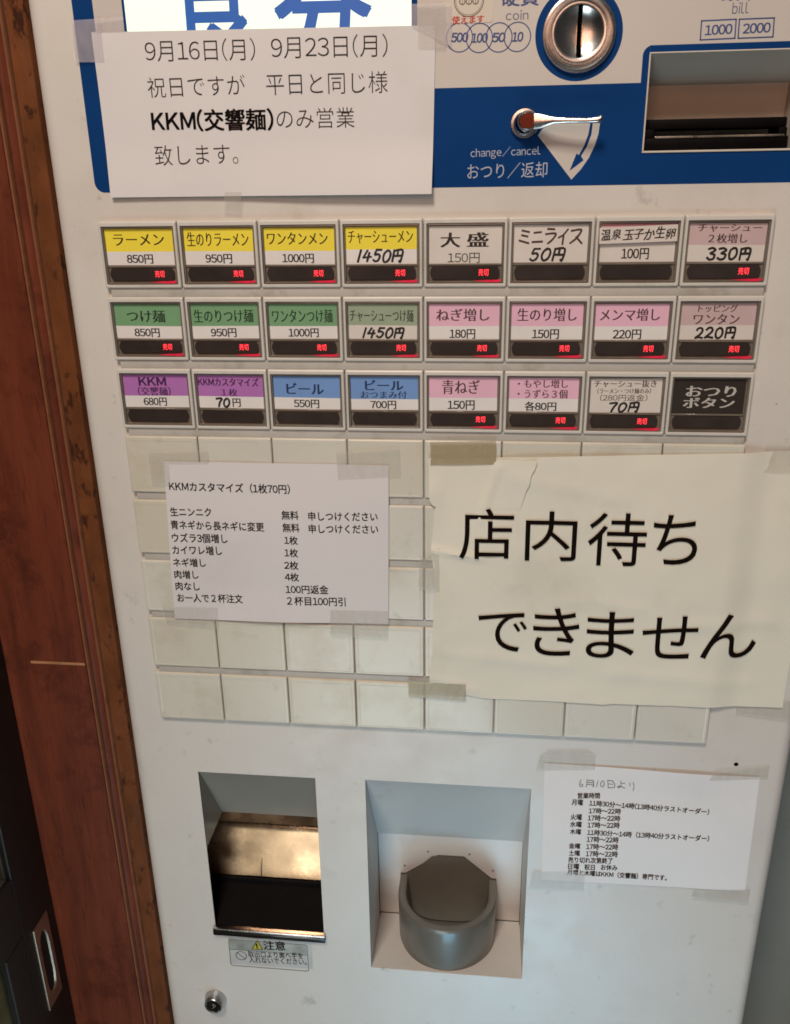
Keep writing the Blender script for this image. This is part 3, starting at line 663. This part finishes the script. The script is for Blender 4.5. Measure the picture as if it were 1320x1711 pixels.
# ---- blank tiles and rails
def blank_mesh():
    b = MB(); w, hgt = 49.6, TH
    loops = [(rrect(.2, w, -hgt, 0, .7, 3), -4.2), (rrect(.2, w, -hgt, 0, .7, 3), -1.2), (rrect(.5, w-.3, -hgt+.3, -.35, .7, 3), -.45), (rrect(1.0, w-.8, -hgt+.8, -1.0, .7, 3), -.1),
             (rrect(2.6, w-2.4, -hgt+1.8, -3.0, .6, 3), -.05), (rrect(3.0, w-2.8, -hgt+2.2, -3.4, .6, 3), -.17)]
    n = len(loops[0][0]); vs = [(x, z, d) for pts, d in loops for x, z in pts]
    b.add(vs, [(j*n+k, j*n+(k+1) % n, (j+1)*n+(k+1) % n, (j+1)*n+k) for j in range(len(loops)-1) for k in range(n)]+[tuple((len(loops)-1)*n+k for k in range(n))], M_tile)
    return b
bt = None
for r in range(3, 8):
    for c in range(8):
        w = W(c*P, -r*RP, 0)
        if bt is None:
            b = blank_mesh(); b.v = [(x+c*P, z-r*RP, d) for x, z, d in b.v]
            bt = b.build('blank_tile', TM, (c*P, -r*RP, 0), False)
        else: dup(bt, TM, w)
rl = None
for r in range(7):
    z = -r*RP-TH
    if rl is None:
        b = MB(); b.box(3.2, 398.6, z-(RP-TH)-.2, z+.1, -4.3, -1.4, M_rail, .3, 2); rl = b.build('button_rail', TM, (200, z, -3), True)
    else: dup(rl, TM, W(200, z, -3))

# ---- ticket outlet
to = MB(); hx0, hx1, hz0, hz1 = holes[0]
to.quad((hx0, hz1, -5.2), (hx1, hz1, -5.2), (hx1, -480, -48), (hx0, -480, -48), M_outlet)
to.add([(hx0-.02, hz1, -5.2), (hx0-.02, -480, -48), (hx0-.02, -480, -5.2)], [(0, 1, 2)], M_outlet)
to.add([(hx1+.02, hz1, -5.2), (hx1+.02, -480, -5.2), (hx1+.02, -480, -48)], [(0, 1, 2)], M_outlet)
too = to.build('ticket_outlet', TM, (70, -440, -20))
ch = MB()
def chute(u, v):
    X = -12+160*u
    pts = [(-479.0, -48.5), (-487.5, -45.5), (-490.0, -46.8), (-541.5, -40.5)]
    t = v*3; i = min(2, int(t)); f = t-i
    z = pts[i][0]+(pts[i+1][0]-pts[i][0])*f; d = pts[i][1]+(pts[i+1][1]-pts[i][1])*f
    return (X, z, d+.25*mnoise.noise(Vector((X*.05, z*.05, 0))))
ch.grid(chute, 24, 24, M_chute)
ch.stroke([(55.0, -541), (55.6, -524)], .5, -39.9, M_bezin, lambda X, Z: -(Z+541)*.12*0)
ch.build('chute_plate', too, (70, -510, -45), True)
tr = MB()
tr.grid(lambda u, v: (-12+160*u, -541+[0, -1, -5, -21][min(3, int(v*3+.001))], [-39.5, -38, -37.2, -6][min(3, int(v*3+.001))]), 1, 3, M_black)
tr.build('black_tray', too, (70, -550, -20))
lp = MB(); lp.box(21.8, 117.2, -567.8, -562.6, -5, 0.2, M_blackgloss, .9, 3); lpo = lp.build('outlet_lip', too, (70, -566, 0), True)
lp = MB(); lp.box(21.9, 117.1, -562.4, -560.8, -5, 0.0, M_chrome, .6, 3); lp.build('chrome_strip', lpo, (70, -561, 0), True)

# ---- change return recess and its cup
cr = MB(); nx0, nx1, nz0, nz1 = holes[1]
A1, A2, A3 = (-506, -63.5), (-599, -68), (nz0, -5.2)
cr.quad((nx0, nz1, -5.2), (nx1, nz1, -5.2), (nx1, *A1), (nx0, *A1), M_niche)
cr.quad((nx0, *A1), (nx1, *A1), (nx1, *A2), (nx0, *A2), M_niche)
cr.quad((nx0, *A2), (nx1, *A2), (nx1, *A3), (nx0, *A3), M_niche)
cr.add([(nx0, nz1, -5.2), (nx0, *A1), (nx0, *A2), (nx0, *A3)], [(0, 1, 2, 3)], M_niche)
cr.add([(nx1, nz1, -5.2), (nx1, *A3), (nx1, *A2), (nx1, *A1)], [(0, 1, 2, 3)], M_niche)
def seam(p, q, w=.45):
    (xa, za, da), (xb, zb2, db) = p, q
    cr.box(min(xa, xb)-w/2, max(xa, xb)+w/2, min(za, zb2)-w/2, max(za, zb2)+w/2, min(da, db)-w/2, max(da, db)+w/2, M_bezin)
seam((nx0+.2, *A1), (nx0+.2, A2[0], A2[1]+3)); seam((nx1-.2, *A1), (nx1-.2, A2[0], A2[1]+3))
seam((nx0, A2[0]+.1, A2[1]+.1), (nx1, A2[0]+.1, A2[1]+.1), .9)
cro = cr.build('change_recess', TM, (216, -500, -40))
sc = None
for p in ((507, 627), (812, 647), (335, 735), (985, 773)):
    X, Z = at(*cN(*p), -64.5); Dn = -63.5-4.5*(-506-Z)/93
    b = MB(); b.lathe(X, Z, [(.95, Dn-.1), (.9, Dn+.3), (.6, Dn+.5), (.02, Dn+.5)], M_cardline, 12); b.build('screw', cro, (X, Z, Dn))
cu = MB()
CXc, CDc, Rc = 215.6, -47.0, 42.0
def ush(Rr, db=-66.0, n=28, cd=CDc):
    return [(CXc-Rr, db)]+[(CXc-Rr*math.cos(math.pi*k/n), cd+Rr*math.sin(math.pi*k/n)) for k in range(n+1)]+[(CXc+Rr, db)]
def zf(d, zback, zfront): return zback+(zfront-zback)*sstep(-66, -12, d)
levels = [(Rc-2.0, lambda d: -597.0), (Rc-.6, lambda d: -592), (Rc, lambda d: -556.0), (Rc, lambda d: -551.6), (Rc-.5, lambda d: -550.4), (Rc-1.6, lambda d: -550.0), (Rc-5.4, lambda d: -550.1), (Rc-6.4, lambda d: -550.7),
          (Rc-6.9, lambda d: -553), (Rc-7.8, lambda d: zf(d, -572, -572)), (Rc-10.5, lambda d: zf(d, -586, -585)), (Rc-18, lambda d: zf(d, -592, -590)), (Rc-30, lambda d: -592.2), (0.01, lambda d: -592.3)]
rows_ = []
for Rr, zfun in levels:
    pts = ush(Rr); rows_.append([(x, zfun(d), d) for x, d in pts])
n = len(rows_[0]); vs = [p for rr in rows_ for p in rr]
cu.add(vs, [(j*n+k, j*n+k+1, (j+1)*n+k+1, (j+1)*n+k) for j in range(len(rows_)-1) for k in range(n-1)], M_cup)
cup = cu.build('change_cup', TM, (CXc, -597, CDc), True)
bp = MB(); prof_ = [(CXc-Rc, -596), (CXc+Rc, -596), (CXc+Rc, -550), (CXc+Rc-4.5, -549.4), (229.2, -526.6), (206.6, -526.8), (CXc-Rc+4.5, -549.6), (CXc-Rc, -550)]
bp.prism(prof_, -67.5, -64.0, M_cup, M_bezin)
nb = 14                                                     # curved apron from the plate down into the scoop
def apron(u, v):
    hw = (Rc-6.9)*(1-0.0*v); X = CXc-hw+2*hw*u
    top = min(-527.5, -549.8+ (22.8)*min(1, (1-abs(2*u-1))/.62))
    zt, zb_ = top, -590+ 8*(abs(2*u-1)**4)
    z = zt+(zb_-zt)*v; d = -63.6+ 9*(v**6)*(1-abs(2*u-1)**4)
    return (X, z, d)
bp.grid(apron, 30, nb, M_cup)
bp.build('back_plate', cup, (CXc, -550, -65), True)

# ---- locks
lk = MB(); KX, KZ = 16.2, -645.0
lk.lathe(KX, KZ, [(9.8, -3.9), (9.7, -3.0), (8.0, 3.6), (7.6, 4.2), (6.9, 4.2), (6.6, 3.6), (6.5, 3.0), (.02, 2.9)], M_chrome, 40)
lko = lk.build('lock', TM, (KX, KZ, -3), True)
kk = MB(); kk.disc(KX, KZ, 6.3, 3.3, M_blackgloss, 24); kk.lathe(KX, KZ, [(4.2, 3.35), (4.0, 3.9), (3.4, 3.9), (3.2, 3.4)], M_blackgloss, 24); kk.box(KX-.5, KX+.5, KZ-2.4, KZ+2.4, 3.3, 4.0, M_chrome, .15, 1); kk.box(KX+.8, KX+1.9, KZ-1.2, KZ+1.8, 3.3, 4.0, M_chrome, .3, 1)
kk.build('keyhole', lko, (KX, KZ, 0))

# ================================================================== papers stuck on the machine
def bilin(c, u, v):
    (ax, az), (bx, bz), (cx, cz), (ddx, ddz) = c            # TL TR BR BL
    return ((ax*(1-u)+bx*u)*(1-v)+(ddx*(1-u)+cx*u)*v, (az*(1-u)+bz*u)*(1-v)+(ddz*(1-u)+cz*u)*v)
def wob(X, Z, s, seed): return mnoise.noise(Vector((X/s+seed, Z/s, seed*1.7)))
def tape(parent, pts, m, surf, lift=.22, name='tape_strip', jag=0.0):
    """pts: TL TR BR BL in plane mm"""
    b = MB(); cx = sum(p[0] for p in pts)/4; cz = sum(p[1] for p in pts)/4
    def fn(u, v):
        X, Z = bilin(pts, u, v)
        if jag and u in (0, 1): X += jag*math.sin(v*37+cx)*.5
        return (X, Z, surf(X, Z)+lift)
    b.grid(fn, 10, 8, m); return b.build(name, parent, (cx, cz, surf(cx, cz)), True)
def tpx(c, D, *p): return [at(*c(*q), D) for q in p]

# -- holiday notice
D1 = -2.9
q1 = [at(*p, D1) for p in ((153, 54), (728, 42), (722, 324), (187, 330))]
def s1(X, Z):
    v = (100-Z)/87.0; u = (X-10)/197.0
    return D1+.7*wob(X, Z, 42, 1)+5.2*sstep(.62, 1.08, v)*(.30+.70*sstep(.3, .9, u))+.5*sstep(.3, 0, v)*sstep(.2, .0, u)
n1 = MB()
n1.grid(lambda u, v: (lambda p: (p[0], p[1], s1(*p)))(bilin(q1, u, v)), 60, 40, M_paper, .12)
for t, x0_, y0_, x1_, y1_, h_, st in (('9月16日(月)', 435, 185, 762, 180, 66, 'light'), ('9月23日(月)', 810, 176, 1155, 169, 68, 'light'),
        ('祝日ですが', 443, 291, 732, 283, 60, 'light'), ('平日と同じ様', 795, 284, 1155, 276, 64, 'light'),
        ('KKM(交響麺)', 455, 393, 815, 388, 64, 'bold'), ('のみ営業', 826, 384, 1057, 380, 60, 'light'), ('致します。', 465, 494, 712, 488, 60, 'light')):
    inkpx(n1, t, cA, x0_, y0_, x1_, y1_, h_, st, M_inkgrey if st == 'light' else M_ink, s1, D1, .25, 4)
n1o = n1.build('paper_notice', None, (108, 60, D1), True)
tag(n1o, 'white paper notice with two dates and holiday opening, taped over the blue top panel', 'paper notice', 'paper notices taped to the machine')
tape(n1o, tpx(cA, -3, (210, 62), (368, 50), (372, 92), (300, 190)) if False else tpx(cA, -3, (212, 62), (300, 56), (312, 186), (226, 186)), M_tapeb, s1, .3)
tape(n1o, tpx(cA, -3, (285, 58), (368, 50), (370, 95), (288, 98)), M_tapeb, s1, .36)
tape(n1o, tpx(cA, -3, (1226, 12), (1345, 10), (1345, 140), (1228, 80)), M_tapeb, flat(-2.6), .3)
tape(n1o, tpx(cU, -3, (-90, 40), (100, 30), (100, 330), (-90, 330)), M_tape, flat(-2.3), .3)
tape(n1o, tpx(cA, -3, (672, 572), (724, 572), (718, 640), (668, 636)), M_tape, lambda X, Z: max(-3.9, s1(X, max(Z, 13.5))-1.2*sstep(13, 4, Z)), .25)

# -- customise notice
D2 = 0.7
q2 = [at(*c5(*p), D2) for p in ((228, 124), (1148, 141), (1147, 788), (274, 766))]
def s2(X, Z):
    v = (-153-Z)/118.0; u = (X-20)/155.0
    return D2+.3*wob(X, Z, 50, 4)+.5*math.sin(min(1, max(0, v))*math.pi)*.6+2.2*sstep(.75, 1.02, v)*math.exp(-((u-.5)/.28)**2)
n2 = MB(); n2.grid(lambda u, v: (lambda p: (p[0], p[1], s2(*p)))(bilin(q2, u, v)), 60, 44, M_paper, .12)
TX2 = [('KKMカスタマイズ（1枚70円）', 253, 244, 745, 258, 38), ('生ニンニク', 258, 346, 425, 348, 34), ('青ネギから長ネギに変更', 260, 400, 640, 410, 36),
 ('ウズラ3個増し', 265, 454, 491, 458, 37), ('カイワレ増し', 267, 503, 468, 507, 36), ('ネギ増し', 270, 553, 402, 555, 34), ('肉増し', 275, 601, 372, 604, 33), ('肉なし', 280, 649, 377, 652, 34), ('お一人で２杯注文', 287, 697, 553, 702, 34),
 ('無料', 712, 361, 780, 363, 36), ('申しつけください', 821, 366, 1103, 368, 36), ('無料', 716, 412, 784, 414, 36), ('申しつけください', 823, 417, 1105, 419, 36),
 ('1枚', 723, 462, 777, 464, 34), ('1枚', 724, 513, 778, 515, 34), ('2枚', 723, 564, 780, 566, 34), ('4枚', 725, 612, 782, 614, 34), ('100円返金', 729, 663, 902, 666, 35), ('２杯目100円引', 735, 709, 972, 715, 35)]
for t, x0_, y0_, x1_, y1_, h_ in TX2: inkpx(n2, t, c5, x0_, y0_, x1_, y1_, h_, 'med', M_ink, s2, D2, .2, 2)
n2o = n2.build('paper_notice', None, (97, -210, D2), True)
tag(n2o, 'small white typed price list of extras, taped across the blank tiles at left', 'paper notice', 'paper notices taped to the machine')
tape(n2o, tpx(c5, 1, (163, 84), (410, 78), (412, 130), (180, 222)) if False else tpx(c5, 1, (163, 84), (410, 80), (412, 135), (168, 135)), M_tape, flat(1.0), .2)
tape(n2o, tpx(c5, 1, (168, 136), (250, 136), (256, 225), (180, 222)), M_tape, flat(1.0), .2)
tape(n2o, tpx(c5, 1, (932, 88), (1192, 70), (1196, 186), (940, 200)), M_tape, flat(1.0), .3)
tape(n2o, tpx(c5, 1, (222, 718), (450, 720), (452, 808), (240, 790)), M_tape, s2, .25)
tape(n2o, tpx(c5, 1, (910, 730), (1146, 736), (1144, 855), (908, 836)), M_tapeg, s2, .25)

# -- big notice
D3 = 0.8
CREASE = [((204, -211), (238, -216), .9, 2.2), ((203, -309), (235, -318), .6, 2.5), ((248, -152), (236, -190), .5, 2.5), ((300, -245), (345, -250), .35, 5), ((380, -262), (430, -258), .45, 5), ((330, -300), (420, -306), .5, 6), ((215, -290), (300, -296), .4, 5), ((262, -160), (330, -172), .4, 6)]
def crease(X, Z):
    t = 0
    for (xa, za), (xb, zb2), am, wd in CREASE:
        l2 = (xb-xa)**2+(zb2-za)**2; u = max(0, min(1, ((X-xa)*(xb-xa)+(Z-za)*(zb2-za))/l2))
        d = ((X-xa-u*(xb-xa))*(zb2-za)-(Z-za-u*(zb2-za))*(xb-xa))/l2**.5
        e = math.hypot(X-xa-u*(xb-xa), Z-za-u*(zb2-za))
        t += 1.7*am*math.exp(-(e/wd)**2)*(1 if abs(d) < 1e9 else 0)
    return t
def s3(X, Z):
    v = (-150-Z)/170.0
    drop = 3.6*sstep(397, 420, X)
    return D3-drop+crease(X, Z)+.8*wob(X, Z, 48, 9)+.40*wob(X, Z, 18, 3)+.9*sstep(.9, 1.02, v)*(.5+.5*wob(X, 0, 40, 2))+2.0*sstep(217, 203, X)*(.5+wob(0, Z, 20, 5))
leftpx = [(205, 145), (213, 250), (211, 330), (214, 385), (238, 423), (262, 430), (246, 466), (240, 560), (230, 640), (222, 735), (236, 800), (244, 900), (252, 985), (246, 1010), (241, 1060), (238, 1110), (236, 1180), (231, 1240), (236, 1290), (232, 1340), (237, 1375), (224, 1430), (216, 1500), (213, 1585)]
left3 = [at(*cT(*p), D3) for p in leftpx]
def lerp_poly(P_, t):
    # by height
    zt = P_[0][1]+(P_[-1][1]-P_[0][1])*t
    for a, b_ in zip(P_, P_[1:]):
        if b_[1] <= zt <= a[1]:
            f = (a[1]-zt)/((a[1]-b_[1]) or 1); return a[0]+(b_[0]-a[0])*f, zt
    return P_[-1]
topz = lambda X: at(720, 766, D3)[1]+(X-204)*.034
botz = lambda X: at(718, 1150, D3)[1]-6.5*sstep(204, 250, X)-.8*sstep(290, 330, X)+.9*sstep(327, 330, X)+(X-250)*.006+.25*wob(X, 0, 9, 6)
XR3 = 448
def f3(u, v):
    lx, lz = lerp_poly(left3, v)
    X = lx+(XR3-lx)*u
    zt, zb_ = topz(X), botz(X)
    Z = zt+(zb_-zt)*v
    return (X, Z, s3(X, Z)+1.3*sstep(.16, 0, v)*sstep(257, 262, X)*sstep(360, 280, X))
n3 = MB(); n3.grid(f3, 90, 70, M_paperold, .14)
for t, x0_, yb0, x1_, h_ in (('店', 180, 437, 365, 172), ('内', 405, 445, 580, 170), ('待', 618, 461, 817, 180), ('ち', 838, 457, 993, 170),
                          ('で', 246, 757, 412, 133), ('き', 432, 772, 590, 163), ('ま', 614, 778, 780, 157), ('せ', 804, 782, 993, 147), ('ん', 1008, 783, 1200, 152)):
    inkpx(n3, t, c6, x0_, yb0, x1_, yb0+(x1_-x0_)*.022, h_, 'reg', M_inkbrown, s3, D3, .75, 6)
n3o = n3.build('paper_notice', None, (325, -235, D3), True)
tag(n3o, 'large yellowed paper notice with nine big black characters and torn left edge', 'paper notice', 'paper notices taped to the machine')
tc = MB()
ripx = [(885, 180), (868, 235), (845, 270), (838, 320), (815, 370), (800, 420), (788, 460), (780, 495)]
rip = [at(*cT(*p), D3) for p in ripx]
def ft(u, v):
    rx, rz = lerp_poly(rip, v)
    lx, lz = lerp_poly(left3[:6], v)
    lx += .2
    X = lx+(rx-lx)*u; Z = (topz(lx)+.3-v*34)*(1-u)+rz*u
    return (X, Z, s3(X, Z)+.06+2.4*u**4*(1-v)**.7+.35*(1-v))
tc.grid(ft, 30, 24, M_paperold, .1)
tc.build('torn_corner', n3o, (225, -165, D3), True)
tape(n3o, tpx(cT, 1, (218, 68), (628, 60), (628, 208), (222, 212)), M_tapey, lambda X, Z: 1.3, .6, jag=.3)
tape(n3o, tpx(cT, 1, (150, 800), (275, 725), (276, 1000), (145, 985)), M_tapeg, lambda X, Z: 1.1, .5, jag=.3)
tape(n3o, tpx(cT, 1, (80, 1548), (440, 1572), (440, 1672), (84, 1650)), M_tapey, lambda X, Z: 1.2+.4*sstep(204, 210, X), .5, jag=.5)
tape(n3o, tpx(c6, -3, (1237, 45), (1370, 47), (1368, 146), (1224, 142)), M_tapeg, lambda X, Z: -3.2+1.4*sstep(-150, -158, Z), .6)
tape(n3o, tpx(c6, -3, (1136, 926), (1332, 930), (1326, 1004), (1132, 978)), M_tapeg, lambda X, Z: -3.0, .4)

# -- opening hours notice
D4 = -3.2
q4 = [at(*c8(*p), D4) for p in ((143, 130), (1176, 196), (1105, 742), (128, 690))]
def s4(X, Z):
    v = (-382-Z)/105.0; u = (X-289)/153.0
    return D4+.45*wob(X, Z, 38, 8)+1.5*sstep(.22, -.02, v)*math.exp(-((u-.6)/.25)**2)+.5*sstep(.85, 1.02, v)*u
n4 = MB(); n4.grid(lambda u, v: (lambda p: (p[0], p[1]+.5*math.sin(u*6)*(1-v)*.6, s4(*p)))(bilin(q4, u, v)), 60, 44, M_paperb, .12)
TX4 = [('営業時間', 302, 298, 408, 298, 27), ('月曜', 273, 329, 326, 331, 27), ('11時30分～14時(13時40分ラストオーダー)', 356, 333, 930, 378, 28), ('17時～22時', 355, 370, 508, 374, 27),
 ('火曜', 268, 399, 321, 401, 28), ('17時～22時', 350, 404, 505, 408, 28), ('水曜', 265, 433, 320, 435, 27), ('17時～22時', 349, 438, 502, 441, 28),
 ('木曜', 265, 468, 317, 470, 26), ('11時30分～14時（13時40分ラストオーダー）', 347, 473, 930, 505, 28), ('17時～22時', 345, 507, 497, 511, 28),
 ('金曜', 260, 537, 313, 539, 26), ('17時～22時', 343, 542, 495, 545, 28), ('土曜', 260, 572, 312, 573, 26), ('17時～22時', 341, 576, 493, 579, 28),
 ('売り切れ次第終了', 257, 606, 468, 611, 28), ('日曜', 256, 636, 308, 638, 26), ('祝日', 333, 640, 383, 642, 27), ('お休み', 413, 641, 491, 644, 27), ('月曜と木曜はKKM（交響麺）専門です。', 252, 664, 728, 692, 27)]
for t, x0_, y0_, x1_, y1_, h_ in TX4: inkpx(n4, t, c8, x0_, y0_, x1_, y1_, h_, 'price', M_ink, s4, D4, .22, 2)
# handwritten date
HW = [[(318, 207), (312, 222), (311, 236), (318, 242), (327, 238), (326, 230), (316, 229)],
      [(346, 210), (345, 235), (341, 243)], [(346, 209), (378, 212), (379, 241), (372, 239)], [(347, 220), (377, 222)], [(347, 230), (377, 232)],
      [(400, 212), (391, 243)], [(420, 213), (411, 225), (413, 240), (424, 242), (430, 228), (426, 215), (420, 213)],
      [(446, 210), (448, 247), (478, 246)], [(446, 210), (470, 214), (480, 230), (478, 246)], [(449, 228), (472, 230)],
      [(508, 212), (510, 238), (500, 248), (493, 243), (500, 237), (515, 243), (528, 250)], [(509, 226), (528, 224)],
      [(551, 222), (553, 240)], [(567, 220), (572, 238), (568, 262)]]
for ln in HW: n4.stroke([at(*c8(*p), D4) for p in ln], .38, .25, M_ink, s4)
n4o = n4.build('paper_notice', None, (365, -435, D4), True)
tag(n4o, 'white opening hours notice with handwritten date on top, taped right of the grey cup', 'paper notice', 'paper notices taped to the machine')
tape(n4o, tpx(c8, -3.2, (122, 92), (387, 84), (384, 160), (100, 165)), M_tapeg, s4, .3)
tape(n4o, tpx(c8, -3.2, (160, 66), (345, 64), (386, 84), (124, 92)), M_tapeg, flat(-3.3), .1)
tape(n4o, tpx(c8, -3.2, (955, 168), (1222, 142), (1212, 205), (930, 210)), M_tapeg, s4, .3)
tape(n4o, tpx(c8, -3.2, (84, 648), (338, 650), (330, 745), (66, 735)), M_tapeg, s4, .3)
tape(n4o, tpx(c8, -3.2, (850, 738), (1130, 732), (1115, 806), (848, 778)), M_tapeg, s4, .3)

# -- caution sticker
st = MB(); Ds = -3.75; sD = flat(Ds)
qs = [at(*c7(*p), Ds) for p in ((178, 740), (486, 752), (490, 856), (184, 836))]
st.add([(x, z, Ds) for x, z in qs]+[(x, z, -3.97) for x, z in qs], [(3, 2, 1, 0), (0, 1, 5, 4), (1, 2, 6, 5), (2, 3, 7, 6), (3, 0, 4, 7)], M_sticker)
a0 = at(*c7(190, 842), Ds); a1 = at(*c7(474, 848), Ds); zt_ = at(*c7(190, 747), Ds)[1]
X0, X1, Z0, Z1 = a0[0], a1[0], a0[1]-.0, zt_
zm = Z0+(Z1-Z0)*.62
st.add([(x, z, Ds+.04) for x, z in ((X0+.6, zm), (X1-.6, zm), (X1-.6, Z1-.5), (X0+.6, Z1-.5))], [(0, 1, 2, 3)], M_silver)
rr = rrect(X0, X1, Z0, Z1, 1.8); st.stroke(rr+rr[:1], .42, Ds+.05, M_inkgrey, None); st.stroke([(X0, zm), (X1, zm)], .4, Ds+.08, M_inkgrey)
tri = [at(*c7(*p), Ds) for p in ((267, 781), (306, 783), (286, 751))]
st.add([(x, z, Ds+.4) for x, z in tri], [(0, 1, 2)], M_warn); st.stroke(tri+tri[:1], .45, Ds+.45, M_ink)
inkpx(st, '!', c7, 284, 778, 289, 778, 17, 'bold', M_ink, sD, Ds, .7)
inkpx(st, '注意', c7, 311, 784, 390, 788, 32, 'bold', M_ink, sD, Ds, .12)
pc_ = at(*c7(227, 807), Ds); st.lathe(*pc_, [(4.9, Ds+.1), (4.3, Ds+.1)], M_inkgrey, 32); st.stroke([(pc_[0]-3.2, pc_[1]+3), (pc_[0]+3.2, pc_[1]-3)], .6, Ds+.12, M_inkgrey)
inkpx(st, '取出口より奥へ手を', c7, 254, 812, 455, 819, 22, 'med', M_inkgrey, sD, Ds, .1)
inkpx(st, '入れないでください。', c7, 257, 832, 468, 841, 21, 'med', M_inkgrey, sD, Ds, .1)
tag(st.build('caution_sticker', None, (69, -587, Ds)), 'small silvery caution sticker with yellow triangle under the ticket outlet', 'sticker')

# -- coin card sticker at the top
ck = MB(); Dk = -3.7
ca = [at(*cB(*p), Dk) for p in ((48, 88), (229, 82))]
xk0, xk1 = ca[0][0], ca[1][0]; zk0 = (ca[0][1]+ca[1][1])/2
ck.prism(rrect(xk0, xk1, zk0, zk0+46, 1.8), -3.96, Dk, M_card)
ccx, ccz = at(*cB(140, 0), Dk)
for ra, rb in ((8.2, 7.7), (7.3, 7.05)): ck.lathe(ccx, ccz, [(ra, Dk+.05), (rb, Dk+.05)], M_cardline, 40)
for kx in (-3.6, 0, 3.6): ck.lathe(ccx+kx, ccz-.6, [(1.75, Dk+.05), (1.2, Dk+.05)], M_cardline, 20)
for kx in (-3.6, 0, 3.6): ck.stroke([(ccx+kx, ccz-2.2), (ccx+kx, ccz+1.2)], .3, Dk+.06, M_cardline)
inkpx(ck, '使えます', cB, 78, 89, 195, 83, 29, 'bold', M_redtxt, flat(Dk), Dk, .06)
tag(ck.build('coin_sticker', None, ((xk0+xk1)/2, zk0+20, Dk)), 'small cream sticker with a drawn coin and red lettering left of the coin slot', 'sticker')
